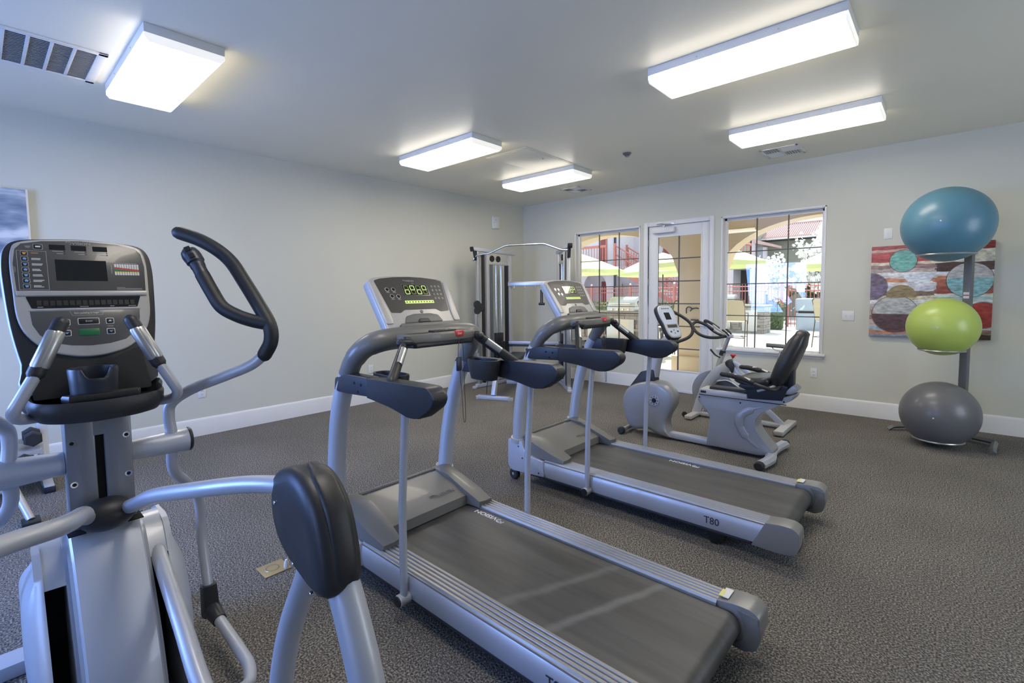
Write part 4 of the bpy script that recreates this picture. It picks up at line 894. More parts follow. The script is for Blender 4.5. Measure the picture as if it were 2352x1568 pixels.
for s in (-1, 1):
    prof = [(-2.20, 0.645), (-2.155, 0.625), (-2.11, 0.55), (-2.05, 0.44), (-1.985, 0.30), (-1.94, 0.16), (-1.915, 0.02)]
    pf = [(p.x, p.z) for p in cr([(a, 0, b_) for a, b_ in prof], 4)]
    mb = MB(); w0, w1, w2, w3 = 0.094, 0.112, 0.165, 0.212
    def strip(va, vb, rnd_=False, z0=9, z1=-9):
        rs = []
        for (xx, zz) in pf:
            k = 1.0 if not rnd_ else 1.0
            pull = 0.0
            if rnd_: pull = 0.0
            fx_ = max(-2.58, xx-0.05-(0.66-zz)*2.0)
            rs.append([V((fx_, y(s*va), zz-0.02)), V((xx, y(s*va), zz)), V((xx-(0.004 if not rnd_ else 0.0), y(s*(va+vb)/2), zz)), V((xx-(0 if not rnd_ else 0.045), y(s*vb), zz)), V((fx_, y(s*vb), zz-0.02))])
        xa = rs[0][0].x; rs.insert(0, [V((xa+(p.x-xa)*0.5+0.012, p.y, p.z+0.016)) for p in rs[0]])
        return MB().rings(rs)
    build(strip(w0, w1), 'shroud_lobe', 'silver', t)
    # outer wall of the lobe, bellied
    rs = []
    for i, (xx, zz) in enumerate(pf):
        b_ = 0.018*math.sin(math.pi*min(1, (0.66-zz)/0.5)); vo = w3+b_-0.045*max(0, (zz-0.48)/0.165)**2-(0.01 if s < 0 else 0)
        fx_ = max(-2.60, xx-0.12-(0.66-zz)*1.9)
        rs.append([V((fx_, y(s*w2), zz-0.03)), V((xx, y(s*w2), zz)), V((xx-0.006, y(s*(w2+0.02)), zz)), V((xx-0.04, y(s*(vo-0.012)), zz-0.02)), V((xx-0.09, y(s*vo), zz-0.04)), V((fx_, y(s*(vo-0.01)), zz-0.06))])
    xa = rs[0][0].x; rs.insert(0, [V((xa+(p.x-xa)*0.5+0.012, p.y+(y(s*w2)-p.y)*0.5, p.z+0.016)) for p in rs[0]])
    build(MB().rings(rs), 'shroud_lobe', 'silver', t, ang=60)
    # bridge above the slot
    rs = []
    for (xx, zz) in [(-2.20, 0.645), (-2.155, 0.625), (-2.115, 0.56), (-2.10, 0.535)]:
        rs.append([V((xx-0.09, y(s*w1), zz-0.02)), V((xx, y(s*w1), zz)), V((xx-0.004, y(s*w2), zz)), V((xx-0.09, y(s*w2), zz-0.02))])
    xa = rs[0][0].x; rs.insert(0, [V((xa+(p.x-xa)*0.5+0.012, p.y, p.z+0.016)) for p in rs[0]])
    build(MB().rings(rs), 'shroud_bridge', 'silver', t, ang=60)
    build(MB().box((-2.5, min(y(s*w1), y(s*w2)), 0.02), (-2.20, max(y(s*w1), y(s*w2)), 0.57)), 'slot_depth', 'void', t)
# crank link coming out of the right slot, and its twin
for s in (1,):
    build(MB().tube(cr([(-2.16, y(s*0.138), 0.56 if s > 0 else 0.36), (-2.05, y(s*0.138), 0.50 if s > 0 else 0.22), (-1.85, y(s*0.140), 0.385 if s > 0 else 0.14), (-1.62, y(s*0.145), 0.25 if s > 0 else 0.11), (-1.46, y(s*0.20), 0.15 if s > 0 else 0.13)], 5), [0.024, 0.029], 18), 'crank_link', 'silver', t)
# ---------------- console
O = V((-2.17, YC, 1.26)); U = V((-0.10, 0, 0.39)).normalized(); A = V((0, 1, 0)); N = A.cross(U)
CM = Matrix(((A.x, U.x, N.x, O.x), (A.y, U.y, N.y, O.y), (A.z, U.z, N.z, O.z), (0, 0, 0, 1)))
def C(a, b_, d=0.0): return O+A*a+U*b_+N*d
def slab(pts, d0, d1, bev=0.0, rr=0.0, seg=2):
    mb = MB(); mb.m = CM
    if rr: pts = rnd(pts, rr)
    mb.prism(pts, 2, d0, d1, bev, seg); return mb
def box2(a0, b0, a1, b1): return [(a0, b0), (a1, b0), (a1, b1), (a0, b1)]
outer = [(-0.200, 0.25), (-0.201, 0.33), (-0.192, 0.385), (-0.165, 0.414), (-0.10, 0.425), (0, 0.431), (0.10, 0.425), (0.165, 0.414), (0.192, 0.385), (0.201, 0.33), (0.200, 0.25), (0.192, 0.12), (0.175, 0.0), (0.155, -0.10), (-0.155, -0.10), (-0.175, 0.0), (-0.192, 0.12)]
sh1 = build(slab(crc(outer, 4), -0.075, -0.012, 0.012, seg=3), 'console_shell', 'silver', t, ang=50)
build(slab([(a*0.985, b_*0.99+0.002) for a, b_ in crc(outer, 4)], -0.014, -0.006, 0.003), 'shell_gasket', 'dgrey', sh1)
inn = [(-0.178, 0.24), (-0.180, 0.33), (-0.174, 0.38), (-0.158, 0.404), (-0.10, 0.418), (0, 0.424), (0.10, 0.418), (0.158, 0.404), (0.174, 0.38), (0.180, 0.33), (0.178, 0.24), (0.174, 0.15), (0.155, 0.09), (0.11, 0.038), (0.05, 0.014), (0, 0.008), (-0.05, 0.014), (-0.11, 0.038), (-0.155, 0.09), (-0.174, 0.15)]
ib = build(slab(crc(inn, 4), -0.008, 0.006, 0.006, seg=3), 'silver_surround', 'silver2', t, ang=50)
up_ = [(-0.168, 0.237), (-0.172, 0.33), (-0.165, 0.38), (-0.150, 0.399), (-0.10, 0.411), (0, 0.418), (0.10, 0.411), (0.150, 0.399), (0.165, 0.38), (0.172, 0.33), (0.168, 0.237)]
pu = build(slab(up_, 0.004, 0.0075, 0.001), 'upper_panel', 'panel2', t)
build(slab(box2(-0.072, 0.274, 0.062, 0.348), 0.007, 0.0085), 'screen', 'lcd', pu)
for a in (-0.083, -0.028, 0.029): build(slab(box2(a, 0.382, a+0.040, 0.400), 0.007, 0.0082), 'small_display', 'lcd', pu)
for a in (-0.083, -0.028, 0.029):
    for k in (0, 1): build(slab(box2(a+0.008+k*0.010, 0.3765-k*0.008, a+0.034, 0.3785-k*0.008), 0.0072, 0.008), 'caption', 'printg', pu); build(slab(box2(a+0.036, 0.3755-k*0.008, a+0.040, 0.379-k*0.008), 0.0072, 0.008), 'indicator', 'black', pu)
logo(pu, C(-0.040, 0.4035, 0.0078), A, U, 0.0125, 'printg')
build(slab(rnd(box2(-0.122, 0.381, -0.098, 0.400), 0.003), 0.007, 0.008), 'key_outline', 'printg', pu); build(slab(rnd(box2(-0.1205, 0.3825, -0.0995, 0.3985), 0.003), 0.0078, 0.0095, 0.0005), 'key', 'black', pu); build(slab(box2(-0.116, 0.388, -0.104, 0.393), 0.0093, 0.0098), 'key_print', 'print', pu)
build(slab(box2(-0.141, 0.390, -0.127, 0.392), 0.0072, 0.008), 'caption', 'printg', pu); build(slab(box2(-0.139, 0.386, -0.129, 0.388), 0.0072, 0.008), 'caption', 'printg', pu)
# programme box: outline, seven coloured keys with captions
for q in (box2(-0.162, 0.241, -0.091, 0.2422), box2(-0.162, 0.3745, -0.091, 0.3757), box2(-0.162, 0.241, -0.1608, 0.3757), box2(-0.0922, 0.241, -0.091, 0.3757)): build(slab(q, 0.0072, 0.0079), 'outline', 'printg', pu)
for i in range(7):
    b_ = 0.366-i*0.0187
    o_ = build(slab(rnd(box2(-0.153, b_-0.0078, -0.135, b_+0.0078), 0.003), 0.007, 0.0078), 'key_outline', 'printg', pu)
    build(slab(rnd(box2(-0.1517, b_-0.0066, -0.1363, b_+0.0066), 0.003), 0.0076, 0.0092, 0.0005), 'key', 'black', pu)
    build(slab([(-0.148, b_-0.003), (-0.141, b_-0.004), (-0.139, b_+0.001), (-0.144, b_+0.0045), (-0.148, b_+0.002)] if i % 2 else [(-0.149, b_+0.003), (-0.146, b_-0.004), (-0.142, b_-0.004), (-0.139, b_+0.003)], 0.009, 0.0096), 'key_symbol', 'printo' if i == 0 else 'printb', pu)
    build(slab(box2(-0.128, b_+0.001, -0.110+0.004*(i % 3), b_+0.003), 0.0072, 0.0079), 'caption', 'printo' if i == 0 else 'print', pu)
    if i: build(slab(box2(-0.128, b_-0.003, -0.104-0.003*(i % 2), b_-0.001), 0.0072, 0.0079), 'caption', 'print', pu)
# heart-rate chart: ten little columns in coloured bands
for i in range(10):
    a = 0.084+i*0.0072
    k = i*0.0009
    for (c0, c1, mm_) in ((0.0, 0.008, 'print'), (0.008, 0.013, 'yellow'), (0.013, 0.0225-k, 'green'), (0.0225-k, 0.0295-k, 'red'), (0.0295-k, 0.041, 'print')):
        build(slab(box2(a, 0.297+c0, a+0.0058, 0.297+c1), 0.0072, 0.0079), 'chart_column', mm_, pu)
build(slab(box2(0.087, 0.3405, 0.150, 0.342), 0.0072, 0.0079), 'caption', 'printg', pu); build(slab(box2(0.075, 0.302, 0.0765, 0.334), 0.0072, 0.0079), 'caption', 'printg', pu)
for k in range(3): build(slab(box2(0.085, 0.250-k*0.004, 0.158 if k else 0.108, 0.2515-k*0.004), 0.0072, 0.0079), 'caption', 'printg', pu)
text('TARGET', 0.0055, C(-0.1665, 0.30, 0.0077), U, -A, 'printg', pu, ext=0.0002)
build(slab(rnd([(-0.170, 0.221), (0.170, 0.221), (0.172, 0.238), (-0.172, 0.238)], 0.003), 0.004, 0.011, 0.002), 'divider', 'silver2', ib)
md = build(slab(rnd([(-0.138, 0.179), (0.138, 0.179), (0.150, 0.219), (-0.150, 0.219)], 0.003), 0.004, 0.0072), 'profile_display', 'lcd', t)
for i in range(16): build(slab(box2(-0.126+i*0.0163, 0.188, -0.114+i*0.0163, 0.205), 0.007, 0.0078), 'display_cell', 'black', md)
for a, w_ in ((-0.125, 0.014), (-0.02, 0.022), (0.06, 0.012), (0.112, 0.022)): build(slab(box2(a, 0.182, a+w_, 0.184), 0.0072, 0.0079), 'caption', 'printg', md)
build(slab(rnd([(-0.146, 0.171), (0.146, 0.171), (0.147, 0.177), (-0.147, 0.177)], 0.001), 0.004, 0.0085, 0.001), 'divider', 'silver2', ib)
lo = [(-0.143, 0.169), (0.143, 0.169), (0.140, 0.125), (0.125, 0.090), (0.095, 0.062), (0.05, 0.050), (0, 0.046), (-0.05, 0.050), (-0.095, 0.062), (-0.125, 0.090), (-0.140, 0.125)]
pl_ = build(slab(lo, 0.004, 0.0075, 0.001), 'lower_panel', 'panel2', t)
for q in (box2(-0.042, 0.1515, 0.036, 0.1525),): build(slab(q, 0.0072, 0.0079), 'outline', 'printg', pl_)
for a0, a1 in ((-0.048, -0.042), (0.042, 0.036)): build(slab([(a0, 0.168), (a0+0.0012, 0.168), (a1+0.0012, 0.152), (a1, 0.152)], 0.0072, 0.0079), 'outline', 'printg', pl_)
text('Start pedaling to begin', 0.0078, C(-0.037, 0.158, 0.0077), A, U, 'print', pl_, ext=0.0002, sx=0.92)
def key(a0, b0, a1, b1, m_='black'):
    build(slab(rnd(box2(a0-0.002, b0-0.002, a1+0.002, b1+0.002), 0.004), 0.007, 0.008), 'key_outline', 'print', pl_); return build(slab(rnd(box2(a0, b0, a1, b1), 0.003), 0.0078, 0.0100, 0.0006), 'key', m_, pl_)
key(-0.028, 0.121, 0.025, 0.140); text('Enter', 0.0085, C(-0.010, 0.128, 0.0101), A, U, 'print', pl_, ext=0.0002)
build(slab(rnd(box2(-0.029, 0.081, 0.025, 0.104), 0.003), 0.007, 0.0095, 0.0006), 'start_key', 'green', pl_)
for a in (-0.060, 0.055):
    for b_, up2 in ((0.129, 1), (0.092, -1)):
        key(a-0.0095, b_-0.0085, a+0.0095, b_+0.0085); build(slab([(a-0.0055, b_-0.002*up2), (a+0.0055, b_-0.002*up2), (a, b_+0.004*up2)][::1 if up2 > 0 else -1], 0.0099, 0.0104), 'arrow', 'printb' if up2 < 0 else 'print', pl_)
    build(slab(box2(a-0.008, 0.1095, a+0.008, 0.1115), 0.0072, 0.0079), 'caption', 'printg', pl_)
# tray below the console with the cup holder
ty = [(-2.20, -0.165), (-2.20, 0.165), (-2.12, 0.175), (-2.03, 0.165), (-1.985, 0.12), (-1.965, 0.04), (-1.965, -0.04), (-1.985, -0.12), (-2.03, -0.165), (-2.12, -0.175)]
ty = crc(ty, 4)
def tr_(k, z, sh=0.0): return [V((-2.09+(a+2.09)*k+sh, y(b_*k), z-0.10*(a+2.05)*k)) for a, b_ in ty]
tb = build(MB().rings([tr_(0.80, 1.085), tr_(0.90, 1.09), tr_(0.99, 1.115), tr_(1.0, 1.145), tr_(0.97, 1.155), tr_(0.92, 1.150), tr_(0.88, 1.120), tr_(0.5, 1.115)]), 'tray', 'dgrey', t, ang=50)
build(MB().prism([(-2.02, y(-0.10)), (-1.985, y(-0.085)), (-1.975, y(0.085)), (-2.02, y(0.10))], 2, 1.14, 1.168, 0.008), 'tray_lip', 'black', tb)
build(slab(rnd([(-0.155, -0.12), (0.155, -0.12), (0.135, 0.035), (0.06, 0.0), (-0.06, 0.0), (-0.135, 0.035)], 0.01), -0.012, 0.0), 'console_throat', 'black', t)
# cup holder: round well with a notch at its front
rs_o = []; cxy = V((-2.055, y(-0.015), 0))
n = 40
def cupring(r, z, notch=0.0):
    L = []
    for j in range(n):
        q = 2*math.pi*j/n; zz = z
        dn = abs(((q+math.pi) % (2*math.pi))-math.pi)      # 0 = towards the user
        if notch and dn < 0.62: zz = z-notch*min(1, (0.62-dn)/0.22)
        L.append(V((cxy.x+r*math.cos(q), cxy.y+r*math.sin(q)*1.0, zz)))
    return L
build(MB().rings([cupring(0.058, 1.13), cupring(0.062, 1.20, 0.0), cupring(0.065, 1.238, 0.030), cupring(0.0635, 1.243, 0.030), cupring(0.058, 1.243, 0.030), cupring(0.0565, 1.236, 0.028), cupring(0.052, 1.15)]), 'cup_holder', 'navy', tb, ang=50)
# fixed handlebars with pulse grips
for s in (-1, 1):
    f = lambda v: y(s*v)
    P = [(-2.14, f(0.10), 1.095), (-2.09, f(0.155), 1.098), (-2.045, f(0.195), 1.110), (-2.02, f(0.203), 1.135), (-2.01, f(0.185), 1.175), (-2.005, f(0.150), 1.245)]
    hb = build(MB().tube(cr(P, 6), 0.0165, 16), 'handlebar', 'silver', t)
    a, b_ = V((-2.007, f(0.155), 1.235)), V((-2.03, f(0.087), 1.392)); d = (b_-a)
    g_ = build(MB().tube([a, a+d*0.03, a+d*0.06, b_], [0.018, 0.0215, 0.022, 0.0205], 18, round_end=True), 'pulse_grip', 'dgrey', t)
    for q in (-1, 1):
        off = V((0.0035, q*0.0035, 0)); build(MB().tube([a+d*0.16+off, a+d*0.20+off, a+d*0.80+off, a+d*0.84+off], [0.017, 0.0198, 0.0198, 0.017], 18), 'pulse_plate', 'steel', g_)
# ================================================================== RECUMBENT BIKE  (centre line y = 4.60)
YR = 4.60
M['bike'] = mat('bike_grey_plastic', (0.30, 0.31, 0.33), 0.36, 0.25, nscale=200, namt=0.04, coat=0.2)
M['cons'] = mat('pale_console_overlay', (0.50, 0.56, 0.66), 0.3, nscale=30, namt=0.04, coat=0.3)
t = thing('recumbent_bike', (-1.7, YR, 0), 'silver recumbent exercise bike with black seat beside the far treadmill', 'exercise bike')
def y(v): return YR+v
def extr(out, vs, cx, cz, name, m, parent, ang=50, k=4):
    """side outline (x, z) swept across y with a shrink factor per station"""
    o2 = crc(out, k); rs = [[V((cx+(a-cx)*f_, y(v), cz+(b_-cz)*f_)) for a, b_ in o2] for v, f_ in vs]
    return build(MB().rings(rs), name, m, parent, ang=ang)
disc = [(-2.52, 0.30), (-2.50, 0.42), (-2.42, 0.505), (-2.28, 0.56), (-2.14, 0.575), (-2.03, 0.545), (-1.96, 0.46), (-1.955, 0.36), (-2.01, 0.25), (-2.035, 0.16), (-2.01, 0.06), (-1.985, 0.02), (-2.10, 0.03), (-2.22, 0.07), (-2.40, 0.05), (-2.48, 0.14)]
sh_ = extr(disc, [(-0.095, 0.80), (-0.088, 0.90), (-0.078, 0.955), (-0.05, 0.99), (0, 1.0), (0.05, 0.99), (0.078, 0.955), (0.088, 0.90), (0.095, 0.80)], -2.24, 0.32, 'flywheel_shroud', 'bike', t)
build(MB().lathe([(0.0, 0.0), (0.052, 0.0), (0.052, 0.006), (0.0, 0.006)], (-2.15, y(-0.101), 0.385), 1, 24), 'crank_ring', 'silver', sh_)
build(MB().lathe([(0.0, 0.0), (0.024, 0.0), (0.020, 0.004), (0.0, 0.004)], (-2.15, y(-0.105), 0.385), 1, 20), 'crank_hub', 'black', sh_)
for i in range(8): build(MB().cyl((-2.15+0.038*math.cos(i*math.pi/4), y(-0.103), 0.385+0.038*math.sin(i*math.pi/4)), (-2.15+0.038*math.cos(i*math.pi/4), y(-0.101), 0.385+0.038*math.sin(i*math.pi/4)), 0.0055, 8), 'ring_hole', 'black', sh_)
build(MB().tube([V((-2.30+0.014*math.cos(q*math.pi/6), y(-0.0955), 0.43+0.010*math.sin(q*math.pi/6))) for q in range(12)], 0.002, 6, closed=True), 'round_badge', 'printg', sh_)
text('VISION', 0.026, (-2.40, y(-0.0965), 0.17), (1, 0, 0), (0, 0, 1), 'printg', sh_, 'lettering', sx=1.1)
# crank arms and pedals
for s, dx, dz in ((-1, 0.10, -0.13), (1, -0.10, 0.13)):
    cr_ = build(MB().tube([(-2.15, y(s*0.118), 0.385), (-2.15+dx, y(s*0.125), 0.385+dz)], 0.012, 10), 'crank_arm', 'steel', t) if s > 0 else None
    if s > 0: build(MB().box((-2.15+dx-0.05, y(0.13), 0.385+dz-0.015), (-2.15+dx+0.05, y(0.22), 0.385+dz+0.015), 0.006), 'pedal', 'black', t)
for s in (-1, 1):
    w_ = build(MB().lathe([(0.010, -0.028), (0.030, -0.028), (0.037, -0.018), (0.037, 0.018), (0.030, 0.028), (0.010, 0.028)], (-2.475, y(s*0.17), 0.038), 1, 20), 'transport_wheel', 'rubber', t)
build(MB().cyl((-2.475, y(-0.19), 0.042), (-2.475, y(0.19), 0.042), 0.020, 14, 0.002), 'front_foot', 'bike', t)
build(MB().prism(rnd([(-2.45, 0.545-0.065), (-2.32, 0.655), (-2.18, 0.690), (-2.165, 0.56), (-2.25, 0.52)], 0.02), 1, y(-0.055), y(0.055), 0.012), 'mast_boot', 'dgrey', t)
pr = [(-2.215, 0.62), (-2.175, 0.80), (-2.115, 0.92), (-2.04, 1.01)]
build(MB().tube(cr([(a, y(0), b_) for a, b_ in pr], 5), [0.052, 0.040], 16, asp=1.25, up=(1, 0, 0), sq=0.8), 'mast', 'silver', t)
# console, tilted back to the rider
O = V((-1.965, y(0), 1.012)); RZ_ = Matrix.Rotation(R(-20), 3, 'Z'); U = RZ_@V((-0.195, 0, 0.335)).normalized(); A = RZ_@V((0, 1, 0)); N = A.cross(U)
CM = Matrix(((A.x, U.x, N.x, O.x), (A.y, U.y, N.y, O.y), (A.z, U.z, N.z, O.z), (0, 0, 0, 1)))
def C(a, b_, d=0.0): return O+A*a+U*b_+N*d
def slab(pts, d0, d1, bev=0.0, rr=0.0, seg=2):
    mb = MB(); mb.m = CM
    if rr: pts = rnd(pts, rr)
    mb.prism(pts, 2, d0, d1, bev, seg); return mb
co = [(-0.05, 0.0), (0.05, 0.0), (0.088, 0.03), (0.098, 0.09), (0.098, 0.16), (0.112, 0.24), (0.110, 0.32), (0.085, 0.365), (0.04, 0.38), (-0.04, 0.38), (-0.085, 0.365), (-0.110, 0.32), (-0.112, 0.24), (-0.098, 0.16), (-0.098, 0.09), (-0.088, 0.03)]
c_ = build(slab(crc(co, 4), -0.05, 0.0, 0.012, seg=3), 'console_shell', 'dgrey', t, ang=50)
build(slab([(a*0.95, 0.19+(b_-0.19)*0.955) for a, b_ in crc(co, 4)], -0.004, 0.006, 0.004), 'console_bezel', 'silver2', c_, ang=50)
f_ = build(slab(rnd([(-0.085, 0.155), (0.085, 0.155), (0.098, 0.24), (0.094, 0.325), (0.06, 0.355), (-0.06, 0.355), (-0.094, 0.325), (-0.098, 0.24)], 0.012), 0.0055, 0.008), 'upper_panel', 'cons', t)
build(slab(rnd([(-0.045, 0.205), (0.03, 0.205), (0.03, 0.285), (-0.045, 0.285)], 0.004), 0.0078, 0.0092), 'screen', 'lcd', f_)
for i in range(4): build(slab([(-0.052+i*0.028, 0.325), (-0.034+i*0.028, 0.325), (-0.034+i*0.028, 0.335), (-0.052+i*0.028, 0.335)], 0.0078, 0.0090), 'small_display', 'dgrey', f_)
build(slab(rnd([(-0.06, 0.118), (0.065, 0.118), (0.065, 0.148), (-0.06, 0.148)], 0.003), 0.0055, 0.0085), 'text_display', 'panel', c_)
l_ = build(slab(rnd([(-0.045, 0.018), (0.045, 0.018), (0.078, 0.05), (0.082, 0.108), (-0.082, 0.108), (-0.078, 0.05)], 0.018), 0.0055, 0.008), 'lower_panel', 'cons', t)
for a, b_, w_ in ((-0.045, 0.072, 0.010), (0.045, 0.072, 0.010), (0, 0.088, 0.006), (0, 0.055, 0.006)): build(slab(rnd([(a-w_, b_-w_*0.8), (a+w_, b_-w_*0.8), (a+w_, b_+w_*0.8), (a-w_, b_+w_*0.8)], 0.003), 0.0078, 0.010), 'key', 'navy', l_)
P = [C(0.115, 0.30, -0.01), C(0.165, 0.22, 0.03), C(0.20, 0.13, 0.06), C(0.19, 0.045, 0.06), C(0.13, -0.01, 0.03), C(0.0, -0.035, -0.01), C(-0.13, -0.01, 0.03), C(-0.19, 0.045, 0.06), C(-0.20, 0.10, 0.06)]
build(MB().tube(cr(P[:6], 5), 0.0155, 14, round_end=True), 'front_handlebar', 'foam', t)
build(MB().tube(cr([C(0, -0.035, -0.01), C(-0.06, -0.03, -0.01), C(-0.09, -0.01, -0.01)], 5), 0.0155, 14), 'front_handlebar', 'foam', t)
# floor beam, rear shroud, rear foot
build(MB().box((-2.05, y(-0.045), 0.018), (-1.60, y(0.045), 0.072), 0.006), 'floor_beam', 'silver', t)
rear = [(-1.635, 0.035), (-1.615, 0.20), (-1.60, 0.31), (-1.645, 0.385), (-1.715, 0.44), (-1.722, 0.49), (-1.70, 0.515), (-1.40, 0.525), (-1.06, 0.545), (-0.93, 0.60), (-0.905, 0.605), (-0.925, 0.555), (-1.04, 0.487), (-1.155, 0.42), (-1.21, 0.34), (-1.205, 0.265), (-1.14, 0.165), (-1.06, 0.085), (-1.07, 0.055), (-1.18, 0.03)]
rear2 = rnd(rear, [0.01, 0.1, 0.06, 0.05, 0.03, 0.02, 0.01, 0.05, 0.1, 0.02, 0.02, 0.04, 0.1, 0.06, 0.06, 0.06, 0.08, 0.02, 0.015, 0.02])
def zr(v, f_, keep=0.5): return [V((a+( -1.35-a)*(1-f_)*0.6, y(v), b_+(0.33-b_)*(1-f_)*0.6)) for a, b_ in rear2]
rs_ = build(MB().rings([zr(-0.100, 0.93), zr(-0.094, 0.975), zr(-0.075, 1.0), zr(0.075, 1.0), zr(0.094, 0.975), zr(0.100, 0.93)]), 'rear_shroud', 'bike', t, ang=35)
rs_.modifiers.clear()
# scooped hollow of the side, as a raised flowing rib
P = cr([(-1.18, y(-0.098), 0.10), (-1.27, y(-0.104), 0.17), (-1.335, y(-0.106), 0.27), (-1.33, y(-0.104), 0.36), (-1.24, y(-0.099), 0.43), (-1.10, y(-0.096), 0.485)], 6)
build(MB().tube(P, [0.012, 0.034, 0.040, 0.034, 0.012], 14, asp=0.28, up=(0, 1, 0)), 'shroud_rib', 'bike', rs_, ang=70)
for a, b_ in ((-1.695, 0.482), (-1.335, 0.478), (-0.99, 0.535)): build(MB().cyl((a, y(-0.103), b_), (a, y(-0.090), b_), 0.007, 10), 'bolt_hole', 'void', rs_)
rl = build(MB().box((-1.70, y(-0.105), 0.503), (-1.28, y(0.105), 0.562), 0.006), 'seat_rail', 'silver2', t)
build(MB().box((-1.70, y(-0.108), 0.508), (-0.97, y(-0.098), 0.513)), 'rail_groove', 'void', rl)
build(MB().box((-1.685, y(-0.1075), 0.528), (-1.635, y(-0.10), 0.550), 0.002), 'rail_stop', 'black', rl)
build(MB().box((-1.62, y(-0.06), 0.56), (-0.98, y(0.06), 0.585), 0.004), 'seat_track', 'black', t)
build(MB().prism(rnd([(-1.33, 0.665), (-1.355, 0.625), (-1.29, 0.60), (-1.27, 0.525), (-1.00, 0.540), (-0.965, 0.66), (-1.05, 0.69)], 0.01), 1, y(-0.105), y(0.105), 0.008), 'seat_carriage', 'navy', t)
build(MB().prism(rnd([(-1.03, 0.585), (-0.93, 0.605), (-0.90, 0.63), (-0.90, 0.65), (-0.935, 0.675), (-1.0, 0.60)], 0.01), 1, y(-0.08), y(0.08), 0.01), 'rail_end', 'bike', t)
ft = [(-1.09, y(-0.385)), (-1.065, y(-0.18)), (-1.10, y(0)), (-1.105, y(0.14)), (-1.08, y(0.36))]
P = cr([(a, b_, 0.052) for a, b_ in ft], 5)
rf = build(MB().tube(P, 0.045, 4, asp=0.62, up=(0, 0, 1), sq=1.0), 'rear_foot', 'silver', t) if False else build(MB().rings([[p+V((-0.042, 0, -0.022)), p+V((0.042, 0, -0.022)), p+V((0.045, 0, 0.004)), p+V((0.022, 0, 0.026)), p+V((-0.022, 0, 0.026)), p+V((-0.045, 0, 0.004))] for p in P]), 'rear_foot', 'silver', t)
for q, s in ((P[0], -1), (P[-1], 1)): build(MB().cyl(q+V((0, s*0.0, -0.006)), q+V((0, s*0.045, -0.006)), 0.038, 18, 0.008), 'foot_cap', 'rubber', rf)
# seat and back
st = [(-1.37, 0.69), (-1.33, 0.715), (-1.20, 0.728), (-1.11, 0.735), (-1.085, 0.70), (-1.13, 0.665), (-1.30, 0.66)]
build(MB().rings([[V((-1.22+(a+1.22)*k, y(v), 0.695+(b_-0.695)*k)) for a, b_ in crc(st, 3)] for v, k in ((-0.205, 0.75), (-0.19, 0.93), (-0.16, 1.0), (0.16, 1.0), (0.19, 0.93), (0.205, 0.75))]), 'seat', 'vinyl', t, ang=60)
prof = [(0.0, 0.155), (0.06, 0.185), (0.16, 0.20), (0.28, 0.185), (0.38, 0.15), (0.45, 0.125), (0.475, 0.095)]
B0 = V((-1.055, y(0), 0.675)); BU = V((0.185, 0, 0.465)).normalized(); BA = V((0, 1, 0)); BN = V((-BU.z, 0, BU.x))
rs = []
for h, w_ in prof:
    th = 0.062 if 0.05 < h < 0.40 else 0.045
    bulge = 0.022*math.sin(min(1, h/0.45)*math.pi)
    ring = []
    for j in range(20):
        q = 2*math.pi*j/20; cx_, sy_ = math.cos(q), math.sin(q)
        cx_ = math.copysign(abs(cx_)**0.55, cx_); sy_ = math.copysign(abs(sy_)**0.7, sy_)
        ring.append(B0+BU*h+BA*(w_*cx_)+BN*(th*sy_+bulge*(0.5 if sy_ > 0 else 0)))
    rs.append(ring)
top = [p.copy() for p in rs[-1]]; c0 = sum(top, V((0, 0, 0)))/20; rs.append([c0+(p-c0)*0.6+BU*0.016 for p in top]); bot = rs[0]; c1 = sum(bot, V((0, 0, 0)))/20; rs.insert(0, [c1+(p-c1)*0.7-BU*0.014 for p in bot])
bk = build(MB().rings(rs), 'backrest', 'vinyl', t, ang=60)
build(MB().box((-0.985, y(-0.05), 0.64), (-0.935, y(0.05), 0.86), 0.012), 'back_bracket', 'dgrey', t)
for s in (-1, 1):
    P = [(-1.02, y(s*0.12), 0.668), (-1.04, y(s*0.22), 0.650), (-1.12, y(s*0.265), 0.672), (-1.22, y(s*0.27), 0.705)]
    a_ = build(MB().tube(cr(P, 5), 0.016, 12), 'arm_tube', 'dgrey', t)
    build(MB().tube(cr([(-1.19, y(s*0.27), 0.700), (-1.28, y(s*0.27), 0.727), (-1.37, y(s*0.268), 0.742), (-1.44, y(s*0.265), 0.745)], 4), [0.021, 0.023, 0.022, 0.020], 12, round_end=True), 'arm_grip', 'rubber', a_)
    build(MB().tube([(-1.21, y(s*0.27), 0.713), (-1.34, y(s*0.268), 0.746)], 0.018, 10), 'pulse_plate', 'silver2', a_)
build(MB().tube(cr([(-1.02, y(-0.13), 0.685), (-1.10, y(-0.16), 0.645), (-1.18, y(-0.17), 0.615)], 4), 0.012, 10), 'seat_lever', 'silver', t)

# ================================================================== INDOOR CYCLE (centre line y = 5.65)
YS = 5.65
t = thing('indoor_cycle', (-1.7, YS, 0), 'grey spinning bike with red knob standing between the recumbent bike and the window', 'exercise bike')
def y(v): return YS+v
build(MB().prism(rnd([(-2.12, y(-0.27)), (-2.12, y(0.27)), (-2.20, y(0.27)), (-2.20, y(-0.27))], 0.01), 2, 0.015, 0.055, 0.008), 'front_foot', 'silver2', t)
for s in (-1, 1):
    build(MB().lathe([(0.012, -0.010), (0.030, -0.010), (0.034, 0), (0.030, 0.010), (0.012, 0.010)], (-2.235, y(s*0.17), 0.040), 1, 18), 'transport_wheel', 'rubber', t)
build(MB().prism(rnd([(-1.17, y(-0.33)), (-1.17, y(0.26)), (-1.26, y(0.26)), (-1.26, y(-0.33))], 0.01), 2, 0.012, 0.058, 0.008), 'rear_foot', 'silver2', t)
